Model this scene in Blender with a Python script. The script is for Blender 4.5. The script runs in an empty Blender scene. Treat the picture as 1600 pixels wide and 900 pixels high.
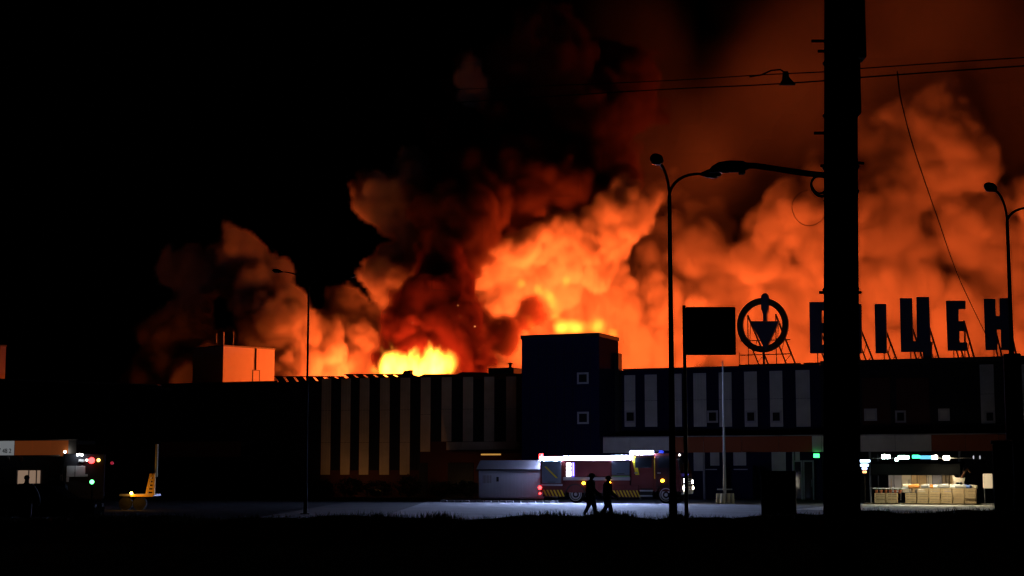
import bpy, bmesh, math, random
import numpy as np
from mathutils import Vector, Matrix

# ------------------------------------------------------------------ scene, camera, sky, exposure
sc = bpy.context.scene
C = sc.collection
F, EYE, HOR = 2500.0, 1.8, 740.0            # focal length (px of the 1600 wide photograph), eye height, horizon row
PITCH = math.atan((HOR - 450.0) / F)
cam_d = bpy.data.cameras.new('camera')
cam_d.sensor_width = 36.0
cam_d.lens = F / 1600.0 * 36.0
cam_d.clip_start = 0.5
cam_d.clip_end = 6000.0
cam = bpy.data.objects.new('camera', cam_d)
C.objects.link(cam)
cam.location = (0, 0, EYE)
cam.rotation_euler = (math.pi / 2 + PITCH, 0, 0)
sc.camera = cam

world = bpy.data.worlds.new('World')
sc.world = world
world.use_nodes = True
wn = world.node_tree.nodes
sky = wn.new('ShaderNodeTexSky')
sky.sky_type = 'NISHITA'
sky.sun_disc = False
sky.sun_elevation = math.radians(-6.0)      # the sun is well below the horizon
sky.sun_rotation = math.radians(200.0)
bg = wn['Background']
bg.inputs['Strength'].default_value = 0.002
world.node_tree.links.new(sky.outputs['Color'], bg.inputs['Color'])

sc.view_settings.view_transform = 'Standard'
sc.view_settings.look = 'None'
sc.view_settings.exposure = 0.0
sc.view_settings.gamma = 1.0
sc.view_settings.use_curve_mapping = False
cy = sc.cycles
cy.use_denoising = True
cy.denoiser = 'OPENIMAGEDENOISE'
cy.denoising_input_passes = 'RGB_ALBEDO_NORMAL'
cy.max_bounces = 6
cy.diffuse_bounces = 2
cy.glossy_bounces = 2
cy.transmission_bounces = 3
cy.volume_bounces = 3
cy.transparent_max_bounces = 24
cy.volume_step_rate = 1.0
cy.volume_max_steps = 256
cy.sample_clamp_indirect = 3.0
cy.sample_clamp_direct = 0.0
cy.use_adaptive_sampling = True
cy.adaptive_threshold = 0.02
cy.caustics_reflective = False
cy.caustics_refractive = False

# ------------------------------------------------------------------ helpers
R = math.radians


def ray(px, py):
    u, v = (px - 800.0) / F, (450.0 - py) / F
    cp, sp = math.cos(PITCH), math.sin(PITCH)
    return Vector((u, cp - v * sp, sp + v * cp))


def at(px, py, Y):
    """the point seen at a pixel, at the distance Y in front of the camera"""
    d = ray(px, py)
    return Vector((d.x / d.y * Y, Y, EYE + d.z / d.y * Y))


def ground_at(px, Y, z=0.0):
    p = at(px, HOR, Y)
    return Vector((p.x, p.y, z))


MATS = {}


def mat(name, col=(0.5, 0.5, 0.5), rough=0.6, metal=0.0, emit=None, estr=0.0, noise=0.0, nscale=3.0, bump=0.0, spec=0.15):
    if name in MATS:
        return MATS[name]
    m = bpy.data.materials.new(name)
    m.use_nodes = True
    nt = m.node_tree
    b = nt.nodes['Principled BSDF']
    b.inputs['Base Color'].default_value = (*col, 1)
    b.inputs['Roughness'].default_value = rough
    b.inputs['Metallic'].default_value = metal
    b.inputs['Specular IOR Level'].default_value = spec
    if emit:
        b.inputs['Emission Color'].default_value = (*emit, 1)
        b.inputs['Emission Strength'].default_value = estr
    if noise > 0:
        tc = nt.nodes.new('ShaderNodeTexCoord')
        nz = nt.nodes.new('ShaderNodeTexNoise')
        nz.inputs['Scale'].default_value = nscale
        nz.inputs['Detail'].default_value = 6
        nt.links.new(tc.outputs['Object'], nz.inputs['Vector'])
        mx = nt.nodes.new('ShaderNodeMix')
        mx.data_type = 'RGBA'
        mx.inputs['A'].default_value = (*[c * (1 - noise) for c in col], 1)
        mx.inputs['B'].default_value = (*[min(1, c * (1 + noise)) for c in col], 1)
        nt.links.new(nz.outputs['Fac'], mx.inputs['Factor'])
        nt.links.new(mx.outputs['Result'], b.inputs['Base Color'])
        if bump > 0:
            bp = nt.nodes.new('ShaderNodeBump')
            bp.inputs['Strength'].default_value = bump
            nt.links.new(nz.outputs['Fac'], bp.inputs['Height'])
            nt.links.new(bp.outputs['Normal'], b.inputs['Normal'])
    MATS[name] = m
    return m


def tag(o, label=None, cat=None, group=None, kind=None):
    for k, v in (('label', label), ('category', cat), ('group', group), ('kind', kind)):
        if v:
            o[k] = v
    return o


def empty(name, loc=(0, 0, 0), rz=0.0, label=None, cat=None, group=None):
    o = bpy.data.objects.new(name, None)
    C.objects.link(o)
    o.location = loc
    o.rotation_euler = (0, 0, rz)
    o.empty_display_size = 0.2
    return tag(o, label, cat, group)


class MB:
    """collects simple shapes into one mesh object"""

    def __init__(self):
        self.bm = bmesh.new()

    def box(self, x0, x1, y0, y1, z0, z1, mtx=None, bevel=0.0):
        r = bmesh.ops.create_cube(self.bm, size=1.0)
        m = Matrix.Translation(((x0 + x1) / 2, (y0 + y1) / 2, (z0 + z1) / 2)) @ Matrix.Diagonal((abs(x1 - x0), abs(y1 - y0), abs(z1 - z0), 1))
        if mtx is not None:
            m = mtx @ m
        bmesh.ops.transform(self.bm, matrix=m, verts=r['verts'])
        if bevel > 0:
            es = list({e for v in r['verts'] for e in v.link_edges})
            bmesh.ops.bevel(self.bm, geom=es, offset=bevel, segments=2, affect='EDGES', profile=0.6)
        return self

    def cyl(self, a, b, r0, r1=None, seg=12, caps=True):
        a, b = Vector(a), Vector(b)
        r1 = r0 if r1 is None else r1
        d = b - a
        L = d.length
        q = d.to_track_quat('Z', 'Y').to_matrix().to_4x4()
        m = Matrix.Translation((a + b) / 2) @ q
        bmesh.ops.create_cone(self.bm, cap_ends=caps, segments=seg, radius1=r0, radius2=r1, depth=L, matrix=m)
        return self

    def sphere(self, c, r, sub=2, scale=(1, 1, 1)):
        m = Matrix.Translation(c) @ Matrix.Diagonal((*scale, 1))
        bmesh.ops.create_icosphere(self.bm, subdivisions=sub, radius=r, matrix=m)
        return self

    def tube(self, pts, rad, seg=8, closed=False):
        """a swept tube through points; rad a number or a list"""
        pts = [Vector(p) for p in pts]
        n = len(pts)
        rads = rad if isinstance(rad, (list, tuple)) else [rad] * n
        rings = []
        up = Vector((0.13, 0.21, 0.97)).normalized()
        for i, p in enumerate(pts):
            if closed:
                t = pts[(i + 1) % n] - pts[i - 1]
            else:
                t = pts[min(i + 1, n - 1)] - pts[max(i - 1, 0)]
            t.normalize()
            a = t.cross(up)
            if a.length < 1e-3:
                a = t.cross(Vector((1, 0, 0)))
            a.normalize()
            b = t.cross(a)
            rings.append([self.bm.verts.new(p + rads[i] * (math.cos(2 * math.pi * k / seg) * a + math.sin(2 * math.pi * k / seg) * b)) for k in range(seg)])
        for i in range(n if closed else n - 1):
            r0, r1 = rings[i], rings[(i + 1) % n]
            for k in range(seg):
                self.bm.faces.new((r0[k], r0[(k + 1) % seg], r1[(k + 1) % seg], r1[k]))
        if not closed:
            self.bm.faces.new(rings[0])
            self.bm.faces.new(rings[-1][::-1])
        return self

    def prism(self, poly, y0, y1, axis='Y', mtx=None):
        """extrude a 2-D outline: axis Y means outline in x,z; X means outline in y,z; Z means x,y"""
        f = {'Y': lambda p, t: (p[0], t, p[1]), 'X': lambda p, t: (t, p[0], p[1]), 'Z': lambda p, t: (p[0], p[1], t)}[axis]
        va = [self.bm.verts.new(f(p, y0)) for p in poly]
        vb = [self.bm.verts.new(f(p, y1)) for p in poly]
        n = len(poly)
        self.bm.faces.new(va)
        self.bm.faces.new(vb[::-1])
        for i in range(n):
            self.bm.faces.new((va[i], vb[i], vb[(i + 1) % n], va[(i + 1) % n]))
        if mtx is not None:
            bmesh.ops.transform(self.bm, matrix=mtx, verts=va + vb)
        return self

    def build(self, name, m, parent=None, smooth=False, loc=None):
        bmesh.ops.recalc_face_normals(self.bm, faces=self.bm.faces)
        me = bpy.data.meshes.new(name)
        self.bm.to_mesh(me)
        self.bm.free()
        if smooth:
            me.polygons.foreach_set('use_smooth', [True] * len(me.polygons))
        o = bpy.data.objects.new(name, me)
        C.objects.link(o)
        me.materials.append(m)
        if parent is not None:
            o.parent = parent
        if loc is not None:
            o.location = loc
        return o


def copy_tree(o, parent=None):
    c = o.copy()
    C.objects.link(c)
    c.parent = parent
    for ch in list(o.children):
        copy_tree(ch, c)
    return c


def spot_light(name, loc, aim, power, col, angle=120, radius=.1, parent=None):
    l = bpy.data.lights.new(name, 'SPOT')
    l.energy = power
    l.color = col
    l.spot_size = math.radians(angle)
    l.spot_blend = 0.8
    l.shadow_soft_size = radius
    o = bpy.data.objects.new(name, l)
    C.objects.link(o)
    o.location = loc
    o.rotation_euler = (Vector(aim) - Vector(loc)).to_track_quat('-Z', 'Y').to_euler()
    if parent is not None:
        o.parent = parent
    return o


def point_light(name, loc, power, col, radius=1.0, parent=None):
    l = bpy.data.lights.new(name, 'POINT')
    l.energy = power
    l.color = col
    l.shadow_soft_size = radius
    o = bpy.data.objects.new(name, l)
    C.objects.link(o)
    o.location = loc
    if parent is not None:
        o.parent = parent
    return o


# ------------------------------------------------------------------ the ground
asphalt = mat('asphalt', (0.045, 0.045, 0.048), 1.0, noise=0.45, nscale=0.9, bump=0.25, spec=0)
verge_m = mat('verge_soil', (0.03, 0.032, 0.018), 1.0, noise=0.4, nscale=2.0, bump=0.4, spec=0)
concrete = mat('concrete', (0.28, 0.27, 0.25), 0.9, noise=0.25, nscale=4.0, bump=0.2)
black_m = mat('black_paint', (0.006, 0.006, 0.0065), 0.8, spec=0.02)
lamp_m = mat('black_lamp_paint', (0.008, 0.007, 0.007), 0.8, spec=0.02)
cable_m = mat('cable_sheath', (0.003, 0.003, 0.003), 0.9, spec=0)
dark_metal = mat('dark_metal', (0.03, 0.03, 0.032), 0.55, metal=0.4)
grey_metal = mat('galvanised_steel', (0.3, 0.3, 0.31), 0.5, metal=0.7, noise=0.2, nscale=8)
g = MB()
g.box(-3000, 3000, -200, 5000, -1.0, 0.0)
tag(g.build('ground', asphalt), kind='structure')
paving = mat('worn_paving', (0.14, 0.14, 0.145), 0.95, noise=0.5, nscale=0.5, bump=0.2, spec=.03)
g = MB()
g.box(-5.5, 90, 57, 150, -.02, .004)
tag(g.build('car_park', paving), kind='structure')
for x0_, x1_, al in ((-10.5, -5.5, .05),):  # pale paving ends, darker strip follows: paints the engine light's fall-off
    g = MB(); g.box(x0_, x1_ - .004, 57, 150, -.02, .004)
    tag(g.build('car_park', mat('paving_falloff_%g' % al, (al, al, al * 1.03), .95, noise=.5, nscale=.5, bump=.2, spec=.03)), kind='structure')

rnd = random.Random(3)
# earth verge between the photographer and the car park


def verge_h(x):
    t = 0.44 + 0.05 * math.sin(x * 0.9) + 0.035 * math.sin(x * 2.3 + 1) + 0.02 * math.sin(x * 5.1)
    if x > 8.6:
        t += min(1.0, (x - 8.6) / 2.4) * 0.2
    return t


vb = bmesh.new()
ys = [(-10, 0.0), (30, 0.02), (40, 0.12), (46, 0.6), (49, 0.95), (50.5, 1.0), (52, 0.8), (54, 0.3), (56, -0.05)]
xs = [i * 0.5 - 45 for i in range(181)]
rows = []
for (yy, k) in ys:
    rows.append([vb.verts.new((x, yy + 0.5 * math.sin(x * 0.31), 0.01 + k * verge_h(x) + (0.02 * math.sin(x * 3.3 + yy) if 0.05 < k < 1 else 0))) for x in xs])
for a, b in zip(rows, rows[1:]):
    for i in range(len(xs) - 1):
        vb.faces.new((a[i], a[i + 1], b[i + 1], b[i]))
vm_ = bpy.data.meshes.new('grass_verge')
vb.to_mesh(vm_)
vb.free()
vm_.materials.append(verge_m)
vo = bpy.data.objects.new('grass_verge', vm_)
C.objects.link(vo)
tag(vo, kind='structure')
# grass on the verge: one mass of blades
gv, gf = [], []
for i in range(9000):
    x = rnd.uniform(-24, 24)
    y = rnd.uniform(47, 53)
    if i < 1600:
        x = rnd.choice((-2.2, 2.9, 3.4, 5.0, -4.0, 1.2)) + rnd.gauss(0, 0.35)
        y = 50.4 + rnd.gauss(0, 0.3)
    k = np.interp(y, [46, 49, 50.5, 52, 54], [0.6, 0.95, 1.0, 0.8, 0.3])
    z = verge_h(x) * k - 0.02
    h = rnd.uniform(0.06, 0.2) * (1.5 if i < 1600 else 1)
    a = rnd.uniform(0, 6.28)
    w = 0.012
    n0 = len(gv)
    lx, ly = rnd.gauss(0, 0.07), rnd.gauss(0, 0.07)
    gv += [(x - w * math.cos(a), y - w * math.sin(a), z), (x + w * math.cos(a), y + w * math.sin(a), z), (x + lx, y + ly, z + h)]
    gf.append((n0, n0 + 1, n0 + 2))
gm = bpy.data.meshes.new('grass')
gm.from_pydata(gv, [], gf)
gm.materials.append(mat('grass_blades', (0.05, 0.075, 0.025), 0.8))
go_ = bpy.data.objects.new('grass', gm)
C.objects.link(go_)
tag(go_, 'short rough grass along the dark verge', 'grass', kind='stuff')


# ------------------------------------------------------------------ frames: an upright plane placed in the world, addressed by pixels
class Frame:
    def __init__(self, o, yaw):
        self.o = Vector((o[0], o[1], 0))
        self.yaw = yaw
        self.e = Vector((math.cos(yaw), math.sin(yaw), 0))
        self.n = Vector((math.sin(yaw), -math.cos(yaw), 0))   # towards the camera

    def sz(self, px, py, off=0.0):
        d = ray(px, py)
        c = Vector((0, 0, EYE))
        t = (off - self.n.dot(c - self.o)) / self.n.dot(d)
        p = c + d * t
        return (p - self.o).dot(self.e), p.z

    def s(self, px, off=0.0):
        return self.sz(px, HOR, off)[0]

    def z(self, px, py, off=0.0):
        return self.sz(px, py, off)[1]


pA, pB = ground_at(508, 125), ground_at(1540, 106)
FY = math.atan2(pB.y - pA.y, pB.x - pA.x)
FA = Frame(pA, FY)
ROOF = 9.2
navy = mat('navy_cladding', (0.011, 0.012, 0.045), 0.85, noise=0.15, nscale=0.6, spec=.02)
white_c = mat('white_cladding', (0.55, 0.53, 0.51), 0.55, noise=0.3, nscale=0.9)
warm_lit_c = mat('warm_lit_cladding', (0.58, 0.42, 0.27), 0.6, noise=0.32, nscale=0.9)  # white stripes of the left part, warm light put into their colour
dark_c = mat('dark_cladding', (0.012, 0.012, 0.015), 0.6, noise=0.2, nscale=0.8)
red_c = mat('oxide_red_panel', (0.30, 0.075, 0.03), 0.6, noise=0.1, nscale=0.7)
maroon = mat('maroon_cladding', (0.07, 0.02, 0.014), 0.6, noise=0.15, nscale=0.8)
roof_m = mat('roof_felt', (0.06, 0.055, 0.05), 0.95, noise=0.3, nscale=1.0)
glass = mat('dark_glass', (0.015, 0.018, 0.022), 0.08, spec=.5)
frame_m = mat('pale_frame', (0.42, 0.41, 0.43), 0.5)
trim_m = mat('grey_trim', (0.25, 0.24, 0.24), 0.5)

pv = MB()
pv.box(FA.s(1235, 30), FA.s(1800, 30), -30, -8.5, -.02, .0)
pv_w = pv.build('pavement', mat('pale_paving', (.34, .32, .29), .9, noise=.3, nscale=.8, bump=.2))
pv_w.location = (pA.x, pA.y, .012)
pv_w.rotation_euler.z = FY
tag(pv_w, kind='structure')
hall_w0 = Matrix.Translation((pA.x, pA.y, 0)) @ Matrix.Rotation(FY, 4, 'Z')
hall = empty('store_building', (pA.x, pA.y, 0), FY, 'long dark two storey store with white vertical stripes and a burning roof', 'building')
S0, S1 = FA.s(245), FA.s(1760)
sL, sT0, sT1 = FA.s(500), FA.s(815), FA.s(960)
# walls of the hall
m = MB(); m.box(S0, sL, 0.0, 0.4, 0, ROOF - 0.2); m.build('wall', dark_c, hall)
m = MB(); m.box(sL + 0.002, sT0 + 1, 0.0, 0.4, 0, ROOF - 0.02); m.build('wall', maroon, hall)
m = MB(); m.box(sT0 + 1.002, FA.s(1285), 0.0, 0.4, 0, ROOF); m.build('wall', navy, hall)
m = MB(); m.box(FA.s(1285) + 0.002, S1, 0.0, 0.4, 0, ROOF + 0.02); m.build('wall', dark_c, hall)
m = MB(); m.box(S1 - 0.4, S1, 0.402, 80, 0, ROOF - 0.1); m.build('wall', dark_c, hall)
m = MB(); m.box(S0, S0 + 0.4, 0.402, 80, 0, ROOF - 0.3); m.build('wall', dark_c, hall)
m = MB(); m.box(S0 + 0.402, S1 - 0.402, 0.402, 80, ROOF - 0.75, ROOF - 0.55); m.build('roof', roof_m, hall)


def stripe(x0, x1, yt, yb, mm=white_c, off=0.0, d=0.06, name='wall_stripe', parent=None):
    a, b = FA.s(x0, off + d), FA.s(x1, off + d)
    xm = (x0 + x1) / 2
    zt, zb = FA.z(xm, yt, off + d), max(0.05, FA.z(xm, yb, off + d))
    q = MB()
    nseg = max(1, int(round((zt - zb) / 2.3)))
    for i in range(nseg):
        q.box(a, b, -off - d + (.006 if i % 2 else 0), -off - 0.003, zb + (zt - zb) * i / nseg + .012, zb + (zt - zb) * (i + 1) / nseg - .012, bevel=0.01)
    # shallow ribs of the profiled sheet
    nrib = max(2, int((b - a) / 0.22))
    for i in range(1, nrib):
        xr = a + (b - a) * i / nrib
        q.box(xr - 0.018, xr + 0.018, -off - d - 0.02, -off - d + 0.004, zb + 0.02, zt - 0.02)
    return q.build(name, mm, parent or hall)


# left striped part
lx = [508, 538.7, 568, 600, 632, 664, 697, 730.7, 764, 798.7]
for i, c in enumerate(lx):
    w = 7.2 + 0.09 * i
    stripe(c - w, c + w, 591.5 - 0.4 * i, (742 if i < 5 else (706 if i == 5 else 690)), warm_lit_c)
# navy strips between them
for a, b in zip(lx, lx[1:]):
    stripe(a + 8.6, b - 8.4, 592, 735 if a < 660 else 690, dark_c, d=0.03, name='wall_panel')
stripe(697, 812, 690, 703, warm_lit_c, d=0.09, name='lintel_band')
# right striped part
for c, w in ((985, 8.5), (1018, 9.5), (1057, 9.5), (1095, 10), (1135, 10), (1175, 10), (1215, 10), (1257, 11)):
    stripe(c - w, c + w, 586 - (c - 985) * 0.03, 667)
for c, w in ((1547, 11), (1606, 13)):
    stripe(c - w, c + w, 569, 662)
for c, w, mm in ((1372, 22, maroon), (1430, 26, maroon), (1490, 20, dark_c)):
    stripe(c - w, c + w, 590, 664, mm, d=0.03, name='wall_panel')
# ground floor pale panels under the canopy
for a, b in ((1084, 1098), (1110, 1124), (1146, 1166), (1206, 1228), (1243, 1250)):
    stripe(a, b, 705, 736)
# cornice
m = MB(); m.box(FA.s(975), FA.s(1284), -0.12, 0.45, ROOF + 0.003, ROOF + 0.12, bevel=0.02); m.build('cornice', dark_metal, hall)
m = MB(); m.box(FA.s(1286), S1, -0.14, 0.45, ROOF + 0.024, ROOF + 0.3, bevel=0.02); m.build('cornice', dark_metal, hall)
m = MB(); m.box(S0, FA.s(432), -0.12, 0.45, ROOF - 0.197, ROOF - 0.1, bevel=0.02); m.build('cornice', dark_metal, hall)

# parapet sheets with slanted gaps, glow shows between them
x = 432.0
i = 0
while x < 640:
    w = 15.6
    yt = 588 if x < 534 else 584.5
    yb = 598.5 if x < 534 else 596.5
    a, b = FA.s(x, 0.05), FA.s(x + w - 4.0, 0.05)
    zt, zb = FA.z(x, yt, 0.05), (ROOF - 0.03 if x > 503 else ROOF - .25)
    sl = 0.3
    q = MB()
    q.prism([(a - sl, zt), (b - sl, zt), (b + sl * 0.4, zb), (a + sl * 0.4, zb)], -0.05, 0.03)
    q.build('parapet_sheet', dark_metal, hall)
    q = MB(); q.box(a - sl - 0.08, b - sl + 0.16, -0.062, 0.045, zt - 0.05, zt + 0.02); q.build('parapet_coping', dark_metal, hall)
    x += w
    i += 1
m = MB()
m.prism([(FA.s(655), ROOF - .02), (FA.s(662), ROOF + .12), (FA.s(690), ROOF + .10), (FA.s(712), ROOF + .04), (FA.s(722), ROOF + .2), (FA.s(738), ROOF + .18), (FA.s(760), ROOF + .12), (FA.s(764), ROOF - .02)], -0.05, 0.5)
m.build('buckled_parapet', maroon, hall)
m = MB()
m.prism([(FA.s(624), ROOF - .02), (FA.s(629), ROOF + .42), (FA.s(640), ROOF + .48), (FA.s(639), ROOF + .15), (FA.s(650), ROOF - .02)], 0.1, 0.5)
m.build('bent_sheet', maroon, hall)
m = MB(); m.box(FA.s(763), FA.s(803), -0.06, 2.4, ROOF - .01, ROOF + .45, bevel=.03); pb = m.build('roof_vent', dark_metal, hall)
m = MB(); m.cyl((FA.s(789), 1, ROOF + .44), (FA.s(789), 1, ROOF + .8), .12); m.cyl((FA.s(789), 1, ROOF + .78), (FA.s(789), 1, ROOF + .9), .3, .05); m.build('vent_cap', dark_metal, pb)

# stair tower
TP = 4.0
ta, tb = FA.s(815, TP), FA.s(937, TP)
tz = FA.z(937, 521, TP)
m = MB(); m.box(ta, tb, -TP, .25, 0, tz, bevel=0.03); tow = m.build('stair_tower', navy, hall)
m = MB(); m.box(ta - .06, tb + .06, -TP - .06, .3, tz - .22, tz + .06, bevel=.02); m.build('tower_coping', dark_metal, tow)
m = MB(); m.box(tb + .003, tb + .28, -TP + 3.4, -TP + 4.2, 0, tz - 1.15); m.build('downpipe_box', dark_metal, tow)
nx = 9
for i in range(1, nx):       # panel joints of the tower
    xx = ta + (tb - ta) * i / nx
    m = MB(); m.box(xx - .02, xx + .02, -TP - .018, -TP - .002, .1, tz - .25); m.build('panel_joint', dark_c, tow)
for zz in (2.9, 5.4, 7.9, 10.2):
    m = MB(); m.box(ta + .02, tb - .02, -TP - .012, -TP - .001, zz - .02, zz + .02); m.build('panel_joint', dark_c, tow)


def window(px, py, w, h, off=0.0, parent=None, fm=frame_m, pane=glass):
    a, b = FA.s(px - w / 2, off), FA.s(px + w / 2, off)
    z0, z1 = FA.z(px, py + h / 2, off), FA.z(px, py - h / 2, off)
    t = .13
    q = MB()
    y0, y1 = -off - .1, -off - .062
    q.box(a, b, y0, y1, z1 - t, z1); q.box(a, b, y0, y1, z0, z0 + t)
    q.box(a, a + t, y0, y1, z0 + t, z1 - t); q.box(b - t, b, y0, y1, z0 + t, z1 - t)
    f = q.build('window_frame', fm, parent or hall)
    q = MB(); q.box(a + t, b - t, -off - .075, -off - .063, z0 + t, z1 - t); q.build('pane', pane, f)
    return f


window(912, 591, 18, 18, TP, tow)
window(912, 653, 18, 19, TP, tow)
for px in (986, 1115, 1175, 1215, 1410, 1550):
    window(px, 651, 17, 19, 0.02)
for px, w in ((1363, 20), (1478, 18)):
    window(px, 648, w, 19, 0.02, pane=white_c)
# canopy over the entrance
CP = 3.2
ca, cb = FA.s(928, CP), FA.s(1700, CP)
zt, zb = FA.z(1100, 682.5, CP), FA.z(1100, 707, CP)
m = MB(); m.box(ca, cb, -CP, -0.07, zt - .3, zt - .02); can = m.build('canopy', dark_metal, hall)
m = MB(); m.box(ca - .05, cb, -CP - .08, -CP + .1, zt + .003, zt + .07); m.build('canopy_trim', trim_m, can)
fas = [(928, 985, white_c), (985, 1046, white_c), (1046, 1100, red_c), (1100, 1160, red_c), (1160, 1218, red_c), (1218, 1270, red_c), (1270, 1285, white_c), (1285, 1346, white_c),
       (1346, 1400, white_c), (1400, 1457, white_c), (1457, 1510, red_c), (1510, 1562, red_c), (1562, 1620, red_c), (1620, 1695, red_c)]
for a, b, mm in fas:
    m = MB(); m.box(FA.s(a, CP) + .012, FA.s(b, CP) - .012, -CP - .06, -CP - .003, zb, zt - .01, bevel=.01); m.build('fascia_panel', mm, can)
for px in (1000, 1100, 1240, 1290, 1360, 1500, 1600):
    s_ = FA.s(px, CP - .3)
    m = MB(); m.cyl((s_, -CP + .3, 0), (s_, -CP + .3, zt - .31), .08); m.build('canopy_post', grey_metal, can)
# entrance doors
for a, b in ((1238, 1254), (1255, 1272)):
    x0, x1 = FA.s(a, .1), FA.s(b, .1)
    m = MB(); m.box(x0, x0 + .1, -.16, -.07, .02, 2.7); m.box(x1 - .1, x1, -.16, -.07, .02, 2.7); m.box(x0 + .1, x1 - .1, -.16, -.07, 2.6, 2.7)
    d_ = m.build('door', frame_m, hall)
    m = MB(); m.box(x0 + .1, x1 - .1, -.12, -.1, .04, 2.6); m.build('door_pane', glass, d_)
    m = MB(); m.cyl((x1 - .16, -.2, .9), (x1 - .16, -.2, 1.4), .025); m.build('door_handle', grey_metal, d_)
green_e = mat('green_lamp_glow', (0.02, .3, .05), .4, emit=(.05, 1, .18), estr=4)
m = MB(); m.box(FA.s(1272, CP + .1), FA.s(1281, CP + .1), -CP - .2, -CP - .07, FA.z(1277, 715, CP + .1), FA.z(1277, 709, CP + .1), bevel=.03); m.build('exit_lamp', green_e, can)

# loading bay canopy on the left with a dim warm lamp
la, lb = FA.s(690, 1.6), FA.s(814, 1.6)
lz = FA.z(760, 705, 1.6)
m = MB(); m.box(la, lb, -1.6, -.1, lz - .18, lz); lc = m.build('loading_canopy', maroon, hall)
lamp_e = mat('warm_lamp_glow', (.8, .5, .2), .5, emit=(1, .5, .1), estr=.5)
m = MB(); m.box(FA.s(752, 1.3), FA.s(782, 1.3), -1.4, -1.2, lz - .29, lz - .183, bevel=.03); m.build('canopy_lamp', lamp_e, lc)
for a, b in ((655, 668), (700, 740), (748, 800)):
    m = MB(); m.box(FA.s(a), FA.s(b), -.05, -.004, .02, 2.6, bevel=.01); m.build('service_door', dark_metal, hall)

# left wing: comes forward towards the camera
WY = FY
wA = pA + FA.e * (S0 - 19.0) + FA.n * 2.0
FW = Frame(wA, WY)
wing = empty('store_wing', (wA.x, wA.y, 0), WY, 'low black store wing with a lit shop canopy at its foot', 'building')
w1 = FW.s(244)
WH = 8.93
zl = FW.z(20, 594.5)
zr_ = FW.z(240, 603)
slope = lambda x_: zr_ + (zl - zr_) * (w1 - x_) / (w1 - FW.s(20))
m = MB(); m.prism([(-6, 0), (w1, 0), (w1, slope(w1)), (-6, slope(-6))], 0, .4); m.build('wall', dark_c, wing)
m = MB(); m.box(-6, w1, .402, 20, WH - .4, WH - .2); m.build('roof', roof_m, wing)
m = MB(); m.prism([(-6, slope(-6) + .003), (w1 - .02, slope(w1) + .003), (w1 - .02, slope(w1) + .1), (-6, slope(-6) + .1)], -.1, .5); m.build('roof_trim', trim_m, wing)
for i in range(12):
    a = -6 + (w1 + 6) * i / 12
    m = MB(); m.box(a + .03, a + (w1 + 6) / 12 - .03, -.04, -.003, 4.6, WH - .1, bevel=.01); m.build('wall_panel', dark_c, wing)
CW = 2.4
cx1 = FW.s(119, CW)
z1, z0 = FW.z(60, 688.5, CW), FW.z(60, 713, CW)
m = MB(); m.box(-6, cx1, -CW, -.05, z1 - .3, z1 - .02); wc = m.build('canopy', trim_m, wing)
m = MB(); m.box(-6, cx1 + .03, -CW - .1, -CW + .1, z1, z1 + .1); m.build('canopy_trim', white_c, wc)
orange_c = mat('orange_panel', (.42, .12, .03), .55, emit=(1, .22, .05), estr=.075)
lit_white = mat('lit_white_sign', (.6, .6, .58), .5, emit=(.9, .95, 1), estr=.15)
for a, b, mm in ((-70, 21, lit_white), (22, 50, orange_c), (50, 78, orange_c), (78, 106, orange_c), (106, 119, trim_m)):
    m = MB(); m.box(FW.s(a, CW) + .01, FW.s(b, CW) - .01, -CW - .06, -CW - .003, z0, z1 - .005, bevel=.01); m.build('fascia_panel', mm, wc)
m = MB(); m.box(-6, FW.s(94, CW), -CW - .09, -CW - .062, z0 - .02, z0 + .1); m.build('fascia_edge', white_c, wc)
for a, b in ((10, 14), (29, 34)):
    m = MB(); m.box(FW.s(a, CW), FW.s(b, CW), -CW - .02, -CW + .05, z0 - .42, z0 - .024); m.build('hanger', white_c, wc)
tx = bpy.data.curves.new('fascia_lettering', 'FONT')
tx.body = '\u25bc 48 2'
tx.size = .52
tx.extrude = .012
to = bpy.data.objects.new('fascia_lettering', tx)
C.objects.link(to)
to.parent = wc
to.location = (FW.s(-7, CW), -CW - .075, z0 + .28)
to.rotation_euler = (math.pi / 2, 0, 0)
bpy.context.view_layer.update()
tme = bpy.data.meshes.new_from_object(to.evaluated_get(bpy.context.evaluated_depsgraph_get()))
tm = bpy.data.objects.new('fascia_lettering', tme)
C.objects.link(tm)
tm.parent = wc
tm.location = to.location
tm.rotation_euler = to.rotation_euler
bpy.data.objects.remove(to)
tm.name = 'fascia_lettering'
tme.materials.clear()
tme.materials.append(mat('dark_print', (.04, .04, .045), .6))
# shop front lamp below the canopy, lit window and a small spot lamp on the fascia
lampw = mat('cool_lamp_glow', (.8, .8, .8), .5, emit=(1, .93, .8), estr=9)
m = MB(); m.sphere((FW.s(101, CW + .3), -CW - .35, FW.z(101, 706, CW + .3)), .11, 2); m.build('spot_lamp', lampw, wc, smooth=True)
m = MB(); m.cyl((FW.s(101, CW + .3), -CW - .28, FW.z(101, 706, CW + .3) - .05), (FW.s(101, CW), -CW - .02, z0 + .1), .03); m.build('lamp_bracket', dark_metal, wc)
winl = mat('lit_shop_window', (.3, .25, .2), .4, emit=(1, .66, .45), estr=.22)
m = MB(); m.box(FW.s(28), FW.s(65), -.06, -.004, FW.z(45, 770), FW.z(45, 735), bevel=.01); lw = m.build('shop_window', winl, wing)
for px in (28, 46, 58, 65):
    m = MB(); m.box(FW.s(px) - .05, FW.s(px) + .05, -.1, -.062, FW.z(45, 770), FW.z(45, 735) + .05); m.build('window_mullion', frame_m, lw)
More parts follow.
